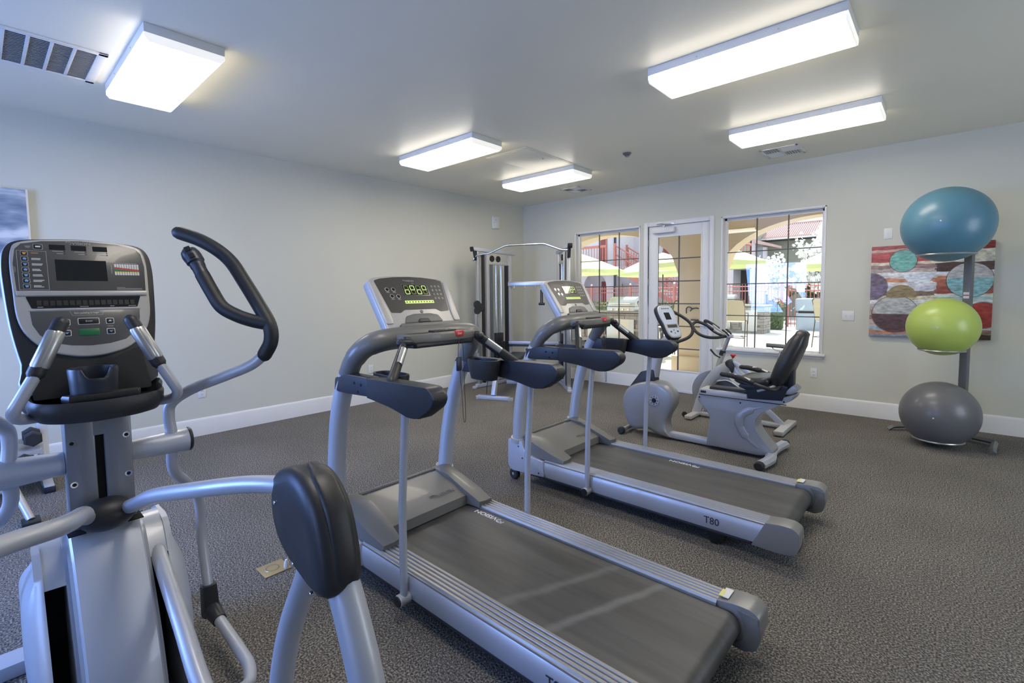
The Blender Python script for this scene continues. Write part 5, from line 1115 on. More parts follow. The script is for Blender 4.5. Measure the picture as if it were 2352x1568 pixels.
build(MB().box((-2.16, y(-0.03), 0.022), (-1.22, y(0.03), 0.062), 0.006), 'floor_beam', 'silver2', t)
P = cr([(-2.165, y(0), 0.04), (-2.10, y(0), 0.24), (-2.02, y(0), 0.42), (-1.92, y(0), 0.55), (-1.80, y(0), 0.635)], 5)
build(MB().tube(P, [0.055, 0.062], 4, asp=0.6, up=(0, 1, 0), sq=1.0), 'main_frame', 'silver', t) if False else build(MB().tube(P, [0.052, 0.060, 0.062], 12, asp=0.62, up=(0, 1, 0), sq=0.55), 'main_frame', 'silver', t)
build(MB().tube([(-1.87, y(0), 0.59), (-1.785, y(0), 0.645)], 0.0605, 12, asp=0.66, up=(0, 1, 0), sq=0.5), 'frame_band', 'yellow' if False else 'silver2', t)
build(MB().rings([[V((-1.79+(a+1.79)*k, y(v), 0.63+(b_-0.63)*k)) for a, b_ in crc([(-1.83, 0.68), (-1.79, 0.705), (-1.75, 0.67), (-1.74, 0.61), (-1.76, 0.555), (-1.79, 0.60), (-1.83, 0.64)], 3)] for v, k in ((-0.045, 0.85), (-0.038, 1), (0.038, 1), (0.045, 0.85))]), 'joint_cover', 'dgrey', t, ang=60)
build(MB().tube([(-1.79, y(0), 0.64), (-1.58, y(0), 0.42), (-1.42, y(0), 0.20), (-1.25, y(0), 0.05)], 0.032, 8, asp=0.7, up=(0, 1, 0), sq=0.6), 'rear_frame', 'silver', t)
build(MB().tube([(-1.76, y(0), 0.68), (-1.50, y(0), 0.50), (-1.36, y(0), 0.42)], 0.024, 8, sq=0.6), 'top_tube', 'silver', t)
build(MB().tube([(-1.53, y(0), 0.20), (-1.37, y(0), 0.46), (-1.315, y(0), 0.66)], 0.030, 8, asp=0.8, up=(0, 1, 0), sq=0.6), 'seat_tube', 'silver', t)
build(MB().tube([(-1.33, y(0), 0.60), (-1.28, y(0), 0.83)], 0.018, 10), 'seat_post', 'chrome', t)
sd = [(-0.155, 0.012), (-0.14, 0.03), (-0.05, 0.038), (0.04, 0.065), (0.11, 0.105), (0.145, 0.085), (0.15, 0.0)]
rs = []
for a, w_ in ((-0.165, 0.012), (-0.15, 0.022), (-0.08, 0.028), (0.0, 0.045), (0.07, 0.085), (0.115, 0.10), (0.14, 0.07)):
    zc_ = 0.885-0.028*(a+0.15)*1.0; c = V((-1.26+a, y(0), zc_))
    rs.append([c+V((0, w_*math.cos(q), 0.022*math.sin(q)+0.004)) for q in [2*math.pi*j/14 for j in range(14)]])
build(MB().rings(rs), 'saddle', 'grey', t, ang=60)
build(MB().tube(fil([(-1.37, y(0), 0.868), (-1.33, y(0), 0.835), (-1.24, y(0), 0.835), (-1.18, y(0), 0.86)], 0.02), 0.005, 8), 'saddle_rail', 'steel', t)
# head tube, stem post, bars
build(MB().tube([(-1.925, y(0), 0.60), (-1.87, y(0), 0.78)], 0.028, 12, asp=1.0, sq=0.7), 'head_tube', 'silver2', t)
build(MB().tube([(-1.885, y(0), 0.745), (-1.868, y(0), 0.80)], 0.030, 12, sq=0.7), 'head_collar', 'dgrey', t)
build(MB().tube([(-1.875, y(0), 0.77), (-1.81, y(0), 0.955)], 0.020, 12, sq=0.7), 'stem_post', 'steel', t)
build(MB().tube(cr([(-1.895, y(-0.03), 0.72), (-1.94, y(-0.05), 0.75), (-1.985, y(-0.06), 0.805)], 4), [0.006, 0.011], 8, round_end=True), 'adjusting_lever', 'black', t)
build(MB().box((-1.865, y(-0.035), 0.945), (-1.765, y(0.035), 0.985), 0.008), 'bar_clamp', 'silver', t)
for s in (-1, 1):
    P = [(-1.835, y(s*0.03), 0.965), (-1.90, y(s*0.14), 0.955), (-1.99, y(s*0.215), 0.965), (-2.08, y(s*0.235), 1.01), (-2.145, y(s*0.20), 1.085), (-2.12, y(s*0.13), 1.125), (-2.03, y(s*0.10), 1.09), (-1.96, y(s*0.095), 1.045)]
    build(MB().tube(cr(P, 5), 0.0165, 12, round_end=True), 'handlebar', 'foam', t)
    build(MB().tube(cr([(-2.02, y(s*0.09), 1.08), (-1.93, y(s*0.06), 1.02), (-1.85, y(s*0.04), 0.985)], 4), 0.012, 10), 'bar_riser', 'silver2', t)
    build(MB().tube(cr([(-1.80, y(s*0.05), 0.98), (-1.825, y(s*0.055), 1.01), (-1.86, y(s*0.06), 1.035)], 3), 0.010, 8, round_end=True), 'bar_pad', 'rubber', t)
build(MB().cyl((-1.79, y(0), 0.66), (-1.765, y(0), 0.725), 0.006, 8), 'knob_stem', 'steel', t)
build(MB().lathe([(0.0, 0.0), (0.012, 0.0), (0.018, 0.018), (0.031, 0.032), (0.026, 0.044), (0.0, 0.047)], (-1.762, y(0), 0.722), 2, 18), 'brake_knob', 'red', t)
# flywheel and chain guard
fw_ = build(MB().lathe([(0.0, -0.012), (0.215, -0.012), (0.222, -0.020), (0.245, -0.020), (0.248, -0.014), (0.248, 0.014), (0.245, 0.020), (0.222, 0.020), (0.215, 0.012), (0.0, 0.012)], (-1.965, y(0.0), 0.315), 1, 40), 'flywheel', 'dgrey', t)
build(MB().lathe([(0.222, -0.0215), (0.246, -0.0215), (0.2495, -0.012), (0.2495, 0.012), (0.246, 0.0215), (0.222, 0.0215)], (-1.965, y(0.0), 0.315), 1, 40), 'flywheel_rim', 'steel', fw_)
cg = [(-1.98, 0.30), (-1.90, 0.455), (-1.80, 0.475), (-1.60, 0.37), (-1.50, 0.27), (-1.52, 0.15), (-1.62, 0.13), (-1.85, 0.18)]
build(MB().rings([[V((-1.72+(a+1.72)*k, y(v), 0.29+(b_-0.29)*k)) for a, b_ in crc(cg, 4)] for v, k in ((-0.075, 0.88), (-0.068, 0.97), (-0.055, 1.0), (-0.03, 1.0))]), 'chain_guard', 'black', t, ang=50)
build(MB().tube(cr([(-1.905, y(-0.073), 0.455), (-1.80, y(-0.075), 0.475), (-1.70, y(-0.073), 0.43), (-1.60, y(-0.073), 0.35)], 4), 0.009, 8), 'guard_trim', 'silver', t)
for s, dx, dz in ((-1, -0.15, 0.06), (1, 0.15, -0.06)):
    c_ = build(MB().tube([(-1.58, y(s*0.085), 0.28), (-1.58+dx, y(s*0.10), 0.28+dz)], 0.012, 8), 'crank_arm', 'steel', t)
    build(MB().box((-1.58+dx-0.05, min(y(s*0.11), y(s*0.20)), 0.28+dz-0.012), (-1.58+dx+0.05, max(y(s*0.11), y(s*0.20)), 0.28+dz+0.012), 0.004), 'pedal', 'black', t)

# ================================================================== CABLE TRAINER IN THE CORNER
t = thing('cable_trainer', (-4.8, 5.9, 0), 'tall silver cable trainer with two weight towers and pull-up bar in the corner', 'exercise machine')
def bar(a, b_, w_, name, m, par, bev=0.004, d=None):
    """square section bar"""
    a, b_ = V(a), V(b_); T = (b_-a).normalized(); u = V((0, 0, 1)) if abs(T.z) < 0.9 else V((1, 0, 0)) if d is None else d
    u = (u-T*u.dot(T)).normalized(); v = T.cross(u); w2 = w_ if isinstance(w_, tuple) else (w_, w_)
    mb = MB(); mb.m = Matrix(((T.x, u.x, v.x, a.x), (T.y, u.y, v.y, a.y), (T.z, u.z, v.z, a.z), (0, 0, 0, 1)))
    mb.box((0, -w2[0]/2, -w2[1]/2), ((b_-a).length, w2[0]/2, w2[1]/2), bev); return build(mb, name, m, par)
def tower(f0, r0, par, s):
    f0, r0 = V((*f0, 0)), V((*r0, 0)); d = (r0-f0); L_ = d.length; d.normalize(); n_ = V((-d.y, d.x, 0))
    P = lambda u, z, w=0.0: f0+d*u+n_*w+V((0, 0, z))
    bar(P(-0.02, 0.035), P(L_+0.05, 0.035), 0.06, 'base_beam', 'silver', par)
    for q in (-0.05, L_+0.06): build(MB().cyl(P(q, 0.0), P(q, 0.035), 0.045, 16, 0.006), 'foot_pad', 'silver2', par)
    bar(P(0.05, 0.06), P(0.05, 2.13), (0.07, 0.06), 'guide_column', 'steel', par, 0.012, d)
    bar(P(0.155, 0.06), P(0.155, 2.09), (0.03, 0.05), 'column_back', 'dgrey', par, 0.004, d)
    bar(P(0.235, 0.06), P(0.235, 2.10), (0.06, 0.07), 'front_post', 'silver2', par, 0.004, d)
    bar(P(L_-0.03, 0.06), P(L_-0.03, 2.10), (0.06, 0.07), 'rear_post', 'silver2', par, 0.004, d)
    bar(P(-0.06, 2.16), P(L_+0.10, 2.13), (0.05, 0.06), 'top_beam', 'silver', par)
    bar(P(0.23, 1.955), P(L_-0.03, 1.955), (0.045, 0.04), 'header', 'silver2', par)
    bar(P(0.23, 0.10), P(L_-0.03, 0.10), (0.05, 0.05), 'footer', 'silver2', par)
    bar(P(-0.085, 2.155), P(-0.06, 2.16), (0.075, 0.075), 'beam_cap', 'black', par, 0.012)
    # pulleys at the top and the travelling pulley block
    for u, z in ((0.06, 2.06), (0.36, 2.03), (0.50, 2.03)):
        build(MB().lathe([(0.01, -0.012), (0.045, -0.012), (0.05, -0.006), (0.044, 0), (0.05, 0.006), (0.045, 0.012), (0.01, 0.012)], (0, 0, 0), 1, 20), 'pulley', 'black', par).data.transform(Matrix.Translation(P(u, z)-ORG[par.name])@Matrix.Rotation(math.atan2(d.y, d.x), 4, 'Z')@Matrix.Translation(ORG[par.name]))
    bar(P(-0.02, 2.13), P(0.01, 1.99), (0.03, 0.05), 'pulley_bracket', 'black', par)
    for u, z, r in ((0.0, 1.31, 0.062), (0.085, 1.27, 0.058), (0.005, 1.215, 0.058)):
        build(MB().lathe([(0.01, -0.02), (r-0.004, -0.02), (r, -0.012), (r, 0.012), (r-0.004, 0.02), (0.01, 0.02)], (0, 0, 0), 1, 20), 'carriage_pulley', 'dgrey', par).data.transform(Matrix.Translation(P(u, z, 0.02*s)-ORG[par.name])@Matrix.Rotation(math.atan2(d.y, d.x), 4, 'Z')@Matrix.Translation(ORG[par.name]))
    bar(P(0.05, 1.19), P(0.05, 1.31), (0.085, 0.07), 'carriage', 'dgrey', par, 0.01, d)
    bar(P(0.03, 0.55), P(0.03, 1.17), (0.10, 0.07), 'column_sleeve', 'steel', par, 0.015, d)
    for k in (-0.03, 0.02): build(MB().tube([P(-0.01, 1.17, -0.03), P(k*1.2, 0.75, -0.035)], 0.004, 6), 'cable', 'black', par)
    # guide rods, weight stack with separate plates, side shroud
    um = (0.23+L_-0.03)/2
    for q in (-0.055, 0.065): build(MB().cyl(P(um+q, 0.12), P(um+q, 1.94), 0.012, 10), 'guide_rod', 'chrome', par)
    build(MB().cyl(P(um, 0.80), P(um, 1.99), 0.004, 6), 'cable', 'black', par)
    bar(P(um, 0.70), P(um, 0.84), (0.16, 0.07), 'stack_head', 'dgrey', par, 0.01, d)
    for i in range(16): bar(P(um, 0.13+i*0.0355), P(um, 0.13+i*0.0355+0.032), (0.22, 0.09), 'weight_plate', 'black', par, 0.003, d)
    bar(P(0.32, 0.13), P(0.32, 1.93), (0.10, 0.012), 'stack_shroud', 'bluegrey', par, 0.002, d)
    bar(P(L_-0.10, 0.13), P(L_-0.10, 1.93), (0.09, 0.012), 'stack_shroud', 'black', par, 0.002, d)
    return P
M['bluegrey'] = mat('smoked_blue_shroud', (0.10, 0.125, 0.145), 0.35, nscale=5, namt=0.15)
PL = tower((-5.43, 5.20), (-5.42, 5.99), t, -1); PR = tower((-4.15, 5.87), (-4.70, 6.37), t, 1)
# join: crossbars and the angled pull-up bar
a, b_ = V((-5.42, 5.93, 0)), V((-4.66, 6.33, 0)); Z = V((0, 0, 1))
bar(a+Z*1.63, b_+Z*1.63, (0.075, 0.05), 'accessory_bar', 'steel', t)
bar(a+Z*0.66, b_+Z*0.66, (0.05, 0.05), 'lower_crossbar', 'silver', t)
bar(a+Z*0.615, b_+Z*0.615, (0.03, 0.055), 'crossbar_bumper', 'black', t)
bar(a+Z*0.04, b_+Z*0.04, (0.05, 0.05), 'floor_crossbar', 'silver', t)
bar(a+Z*2.12, b_+Z*2.12, (0.05, 0.05), 'top_crossbar', 'silver', t) if False else None
pb_ = [(-5.46, 5.18, 1.99), (-5.42, 5.20, 2.06), (-5.36, 5.24, 2.075), (-5.24, 5.31, 2.09), (-5.00, 5.42, 2.20), (-4.48, 5.71, 2.205), (-4.24, 5.82, 2.10), (-4.14, 5.87, 2.10)]
build(MB().tube(fil(pb_, 0.05, 4), 0.014, 12, round_end=True), 'pull_up_bar', 'chrome', t)
ab = b_-a; hp = a+ab*0.50+Z*1.59+V((0.02, -0.04, 0))
for q in (0.13, 0.34, 0.54, 0.76):
    p = a+ab*q+Z*1.59+V((0.018, -0.03, 0)); build(MB().tube([p+Z*0.005, p-Z*0.02, p+V((0.01, -0.012, -0.045)), p+V((0.015, -0.03, -0.03))], 0.006, 8), 'accessory_hook', 'steel', t)
p = a+ab*0.665+Z*1.55+V((0.02, -0.04, 0))
o = thing('ankle_strap', p, 'short black strap handle hanging from the accessory bar of the cable trainer', 'strap')
build(MB().tube([p+Z*0.01, p-Z*0.02], 0.006, 8), 'carabiner', 'steel', o)
for s in (-1, 1): build(MB().tube([p-Z*0.02+V((s*0.014, 0, 0)), p-Z*0.235+V((s*0.016, 0, 0))], 0.0085, 8, sq=0.6), 'strap', 'black', o)
build(MB().cyl(p-Z*0.25+V((-0.045, -0.02, 0)), p-Z*0.25+V((0.045, 0.02, 0)), 0.020, 12, 0.005), 'handle', 'black', o)
# flat bench in front of the trainer
t = thing('weight_bench', (-4.75, 5.2, 0), 'grey padded bench with silver T-foot in front of the cable trainer', 'bench')
f0, f1 = V((-4.86, 4.66, 0)), V((-4.42, 4.84, 0)); m0 = (f0+f1)/2; dd = V((-0.38, 0.92, 0)).normalized()
bar(f0+Z*0.03, f1+Z*0.03, (0.055, 0.06), 'front_foot', 'silver', t)
for q in (f0, f1): bar(q+V((-0.01, -0.03, 0.022)), q+V((0.03, 0.03, 0.022)), (0.05, 0.05), 'foot_end', 'silver2', t)
bar(m0+Z*0.06, m0+dd*0.12+Z*0.36, (0.075, 0.06), 'front_leg', 'silver', t, 0.004, dd)
bar(m0+dd*0.10+Z*0.345, m0+dd*1.10+Z*0.345, (0.06, 0.06), 'spine', 'silver', t)
bar(m0+dd*1.0+Z*0.33, m0+dd*1.22+Z*0.05, (0.06, 0.06), 'rear_leg', 'silver', t)
rr_ = m0+dd*1.22; pp = V((dd.y, -dd.x, 0)); bar(rr_-pp*0.25+Z*0.03, rr_+pp*0.25+Z*0.03, (0.055, 0.06), 'rear_foot', 'silver', t)
def pad(c, L_, W_, tilt, name):
    mb = MB(); u = (dd*math.cos(tilt)+Z*math.sin(tilt)); n_ = pp.cross(u)*-1
    mb.m = Matrix(((u.x, pp.x, n_.x, c.x), (u.y, pp.y, n_.y, c.y), (u.z, pp.z, n_.z, c.z), (0, 0, 0, 1))); mb.box((0, -W_/2, -0.03), (L_, W_/2, 0.03), 0.02, 3); return build(mb, name, 'vinyl', t)
pad(m0+dd*0.10+Z*0.42, 0.28, 0.28, 0.0, 'seat_pad'); pad(m0+dd*0.42+Z*0.42, 0.75, 0.27, 0.12, 'back_pad')
build(MB().tube([m0+V((-0.09, -0.02, 0.30)), m0+V((-0.12, -0.02, 0.07))], 0.005, 8), 'adjusting_pin', 'black', t)

# ================================================================== DUMBBELL RACK BY THE LEFT WALL
t = thing('dumbbell_rack', (-4.3, 0.2, 0), 'low silver dumbbell rack seen behind the left arm of the elliptical', 'dumbbell rack')
rk = t
for yy in (0.30, -0.95):
    build(MB().prism(rnd([(-5.55, 0.0), (-5.02, 0.0), (-5.00, 0.055), (-5.18, 0.07), (-5.30, 0.40), (-5.36, 0.62), (-5.42, 0.62), (-5.40, 0.30), (-5.55, 0.06)], 0.01), 1, yy-0.03, yy+0.03, 0.006), 'end_frame', 'silver', rk)
    build(MB().box((-5.10, yy-0.035, 0.0), (-5.00, yy+0.035, 0.05), 0.008), 'foot_pad', 'navy', rk)
for xa, xb, za, zb in ((-5.36, -5.08, 0.355, 0.30), (-5.30, -5.02, 0.215, 0.15)):
    build(MB().prism([(xa, za+0.02), (xb, zb+0.02), (xb+0.01, zb+0.03), (xb+0.012, zb), (xa, za)], 1, -0.93, 0.28), 'shelf', 'silver2', rk)
def dumbbell(c, L_, r, lab):
    o = thing('dumbbell', c, lab, 'dumbbell', 'hex dumbbells on the rack')
    c = V(c)
    for s in (-1, 1):
        a = s*L_/2; b_ = s*(L_/2-L_*0.33); q0, q1 = min(a, b_), max(a, b_)
        rs = [[c+V((q, r*k*math.cos(R(60*j+30)), r*k*math.sin(R(60*j+30)))) for j in range(6)] for q, k in ((q0, 0.80), (q0+0.012, 1.0), (q1-0.012, 1.0), (q1, 0.80))]
        build(MB().rings(rs), 'hex_head', 'rubber', o, ang=20)
    build(MB().cyl(c-V((L_/2-0.03, 0, 0)), c+V((L_/2-0.03, 0, 0)), 0.015, 12), 'handle', 'steel', o)
dumbbell((-5.20, 0.235, 0.412), 0.24, 0.058, 'black hex dumbbell at the near end of the rack top shelf')
for i in range(4): dumbbell((-5.20, 0.07-i*0.15, 0.410), 0.23-0.01*i, 0.054-0.002*i, 'black hex dumbbell on the top shelf of the rack, %s from its near end' % ('second', 'third', 'fourth', 'fifth')[i])
for i in range(4): dumbbell((-5.16, 0.18-i*0.17, 0.258), 0.26, 0.062, 'black hex dumbbell on the lower shelf of the rack, %s from its near end' % ('first', 'second', 'third', 'fourth')[i])
t = thing('bench_frame', (-4.6, 0.1, 0), 'light tubular bench frame on the floor behind the elliptical left arm', 'bench')
build(MB().tube(fil([(-4.85, -0.05, 0.46), (-4.62, 0.085, 0.27), (-4.40, 0.165, 0.03)], 0.03), 0.022, 12), 'front_leg', 'silver2', t)
build(MB().tube([(-4.60, 0.09, 0.20), (-4.60, -0.45, 0.20)], 0.018, 12), 'crossbar', 'silver2', t)
build(MB().tube(fil([(-4.85, -0.55, 0.46), (-4.62, -0.56, 0.27), (-4.40, -0.57, 0.03)], 0.03), 0.022, 12), 'front_leg', 'silver2', t)
build(MB().tube([(-4.85, -0.05, 0.46), (-4.85, -0.55, 0.46)], 0.02, 12), 'crossbar', 'silver2', t)
build(MB().tube([(-4.85, -0.05, 0.46), (-4.95, -0.10, 0.03)], 0.02, 12), 'rear_leg', 'silver2', t); build(MB().tube([(-4.85, -0.55, 0.46), (-4.95, -0.55, 0.03)], 0.02, 12), 'rear_leg', 'silver2', t)
build(MB().box((-4.86, -0.6, 0.46), (-4.50, -0.02, 0.50) if False else (-4.84, -0.45, 0.50), 0.008), 'pad_support', 'silver2', t)
build(MB().box((-4.45, 0.12, 0.0), (-4.32, 0.21, 0.035), 0.008), 'foot_pad', 'black', t); build(MB().box((-4.45, -0.62, 0.0), (-4.32, -0.53, 0.035), 0.008), 'foot_pad', 'black', t)
for yy in (-0.08, -0.55): build(MB().box((-5.0, yy-0.04, 0.0), (-4.9, yy+0.04, 0.035), 0.008), 'foot_pad', 'black', t)
# ================================================================== OUTSIDE: PORCH, PATIO, COURTYARD
M['stucco'] = mat('tan_stucco', (0.74, 0.60, 0.42), 0.9, nscale=3, namt=0.06, bump=0.5, bscale=60)
M['stucco2'] = mat('lilac_grey_stucco', (0.58, 0.55, 0.60), 0.9, nscale=2, namt=0.05, bump=0.4, bscale=40)
M['stucco3'] = mat('green_grey_stucco', (0.34, 0.34, 0.29), 0.9, nscale=2, namt=0.05, bump=0.4, bscale=40)
M['conc'] = mat('pale_concrete', (0.60, 0.58, 0.55), 0.85, nscale=1.5, namt=0.06, bump=0.2, bscale=80)
M['redp'] = mat('red_painted_steel', (0.46, 0.16, 0.13), 0.5, nscale=10, namt=0.08)
M['maroon'] = mat('maroon_door', (0.22, 0.035, 0.035), 0.5, nscale=10, namt=0.08)
M['canvas'] = mat('lime_canvas', (0.76, 0.82, 0.50), 0.8, nscale=8, namt=0.04)
M['tile'] = mat('clay_tile', (0.52, 0.36, 0.34), 0.8, nscale=8, namt=0.18)
M['sling'] = mat('beige_sling', (0.50, 0.44, 0.32), 0.8, nscale=60, namt=0.06)
M['bronze'] = mat('bronze_frame', (0.10, 0.075, 0.055), 0.45, 0.4, nscale=20, namt=0.05)
M['stone'] = mat('ledge_stone', (0.30, 0.27, 0.24), 0.85, nscale=12, namt=0.3, bump=0.5, bscale=30)
M['hedge'] = mat('hedge_leaf', (0.13, 0.19, 0.07), 0.7, nscale=12, namt=0.35)
M['bloss'] = mat('white_blossom', (0.85, 0.85, 0.82), 0.8, nscale=10, namt=0.08)
M['leaf'] = mat('dark_foliage', (0.08, 0.11, 0.05), 0.7, nscale=12, namt=0.35)
M['bark'] = mat('bark', (0.12, 0.09, 0.06), 0.9, nscale=12, namt=0.3)
M['blueg'] = mat('grey_blue_plastic', (0.36, 0.42, 0.48), 0.5, nscale=6, namt=0.05)
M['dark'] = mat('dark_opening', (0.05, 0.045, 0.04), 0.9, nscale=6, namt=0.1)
M['black_sky'] = M['dark']
struct(MB().box((-45, YW+0.16, -0.10), (30, 60, -0.025)), 'ground_patio', 'conc')
# arcade wall in front of the porch, at y 8.60 - 9.00, two flattened arches
def arcade():
    y0, y1, zt = 8.62, 9.0, 3.2
    mb = MB()
    def arch(x0, x1, zs, zc, xa=None, xb=None, bulge=1.0):
        """wall above an opening x0..x1 with springing zs and crown zc"""
        n = 24; pts = [(x0, zt)]
        for i in range(n+1):
            u = -1+2*i/n; pts.append((x0+(x1-x0)*i/n, zs+(zc-zs)*(1-u*u)**0.5))
        pts.append((x1, zt)); return pts
    for x0, x1 in ((-6.60, -3.67), (-2.92, 0.10)):
        p = arch(x0, x1, 1.80, 2.62); mb.prism(p, 1, y0, y1)
    mb.box((-3.67, y0, -0.03), (-2.92, y1, zt)).box((-8.2, y0, -0.03), (-6.60, y1, zt)).box((0.10, y0, -0.03), (3.5, y1, zt))
    return struct(mb, 'wall_arcade', 'stucco', ang=25)
arc = arcade()
struct(MB().box((-3.76, 8.56, -0.03), (-2.86, 9.06, 0.30), 0.01), 'trim_1', 'stucco', None)
struct(MB().box((-8.2, YW+0.16, 2.95), (3.5, 9.3, 3.2)), 'ceiling_porch', 'stucco')
struct(MB().box((XW-0.15, YW+0.16, ZC), (XR+0.15, YW+0.30, 3.6)), 'wall_above', 'stucco')
# porch side bracket seen at the top of the right window: inner tan wall line
# wrought decoration on the pier behind the door glass
t = thing('wall_decoration', (-3.30, 8.60, 1.15), 'small black scroll sign on the tan pier seen through the door', 'sign')
build(MB().tube(cr([(-3.50, 8.60, 1.08), (-3.50, 8.60, 1.17), (-3.45, 8.60, 1.20), (-3.40, 8.60, 1.17)], 4), 0.010, 6), 'scroll', 'black', t)
build(MB().tube(cr([(-3.43, 8.60, 1.12), (-3.40, 8.60, 1.16), (-3.33, 8.60, 1.18), (-3.28, 8.60, 1.17)], 4), 0.010, 6), 'scroll', 'black', t)
build(MB().box((-3.42, 8.59, 0.955), (-3.28, 8.615, 0.975), 0.003), 'bar', 'black', t)

def umbrella(c, r, z, h, label, n=8):
    t = thing('patio_umbrella', (c[0], c[1], -0.025), label, 'umbrella', 'lime patio umbrellas')
    cx, cy = c
    build(MB().cyl((cx, cy, -0.02), (cx, cy, z+h+0.06), 0.022, 12), 'pole', 'bronze', t)
    build(MB().lathe([(0, 0.0), (0.26, 0.0), (0.26, 0.03), (0.05, 0.07), (0.04, 0.25), (0, 0.25)], (cx, cy, -0.025), 2, 20), 'base', 'bronze', t)
    mb = MB(); rs = []
    for k, zz in ((0.02, 1.0), (0.25, 0.80), (0.5, 0.56), (0.75, 0.29), (1.0, 0.0)):
        ring = []
        for j in range(n*2):
            q = math.pi*j/n; rr = r*k*(1.0 if j % 2 == 0 else 0.93); ring.append(V((cx+rr*math.cos(q), cy+rr*math.sin(q), z+h*zz+(0 if j % 2 == 0 else -0.012*k))))
        rs.append(ring)
    lo = [p+V((0, 0, -0.10)) for p in rs[-1]]; rs.append(lo)
    inner = [[p+V((0, 0, -0.008)) for p in q] for q in rs[-2::-1]]
    rs2 = rs+[[p*1.0 for p in lo]]+inner
    build(mb.rings(rs+inner), 'canopy', 'canvas', t, ang=20)
    for j in range(n):
        q = 2*math.pi*j/n; build(MB().tube([(cx, cy, z+h-0.05), (cx+r*0.97*math.cos(q), cy+r*0.97*math.sin(q), z-0.015)], 0.008, 5), 'rib', 'bronze', t)
    return t
umbrella((-8.1, 11.9), 1.38, 2.12, 0.52, 'white-topped umbrella at the far left of the left window')
umbrella((-6.55, 14.25), 1.42, 2.08, 0.60, 'umbrella seen between the left window and the glazed door')
umbrella((-4.15, 11.2), 1.28, 2.12, 0.50, 'umbrella at the left of the right-hand window, lime underside showing', 8)
umbrella((-1.45, 13.0), 1.32, 2.04, 0.56, 'umbrella at the right edge of the right-hand window')

# ---- fences: pickets, rails, posts
def fence(p0, p1, label, h=1.80, lamp=()):
    p0, p1 = V((*p0, 0)), V((*p1, 0)); d = p1-p0; L_ = d.length; d.normalize(); n_ = V((-d.y, d.x, 0))
    t = thing('steel_fence', p0+V((0, 0, -0.025)), label, 'fence')
    for z in (0.10, h-0.12, h-0.32): 
        a, b_ = p0+V((0, 0, z)), p1+V((0, 0, z)); build(MB().tube([a, b_], 0.022, 4, sq=1), 'rail', 'redp', t)
    k = int(L_/0.13)
    me = None
    for i in range(k+1):
        p = p0+d*(i*L_/k)
        if me is None:
            o = build(MB().box((p.x-0.011, p.y-0.011, -0.02), (p.x+0.011, p.y+0.011, h)), 'picket', 'redp', t); me = o.data; base_ = p.copy()
        else:
            o = bpy.data.objects.new('picket', me); COL.objects.link(o); o.parent = t; o.location = p-base_; ORG[o.name] = ORG[t.name]
    m_ = max(1, int(round(L_/2.4)))
    for i in range(m_+1):
        p = p0+d*(i*L_/m_); q_ = build(MB().box((p.x-0.05, p.y-0.05, -0.025), (p.x+0.05, p.y+0.05, h+0.05), 0.006), 'post', 'redp', t)
        build(MB().ball((p.x, p.y, h+0.10), 0.055, 12, 8), 'post_cap', 'print', q_)
    return t
fence((-16.8, 22.6), (-5.15, 22.6), 'red steel fence beyond the patio, left of the gate post')
fence((-4.95, 22.7), (-1.6, 22.9), 'red steel fence at the right of the right-hand window')
t = thing('notice', (-4.47, 22.66, 1.6), 'small white notice fixed to the red fence', 'sign')
build(MB().box((-4.62, 22.645, 1.42), (-4.33, 22.665, 1.74)), 'sheet', 'print', t)
for k in range(4): build(MB().box((-4.58, 22.641, 1.66-k*0.055), (-4.38, 22.646, 1.675-k*0.055)), 'print_line', 'printg', t)

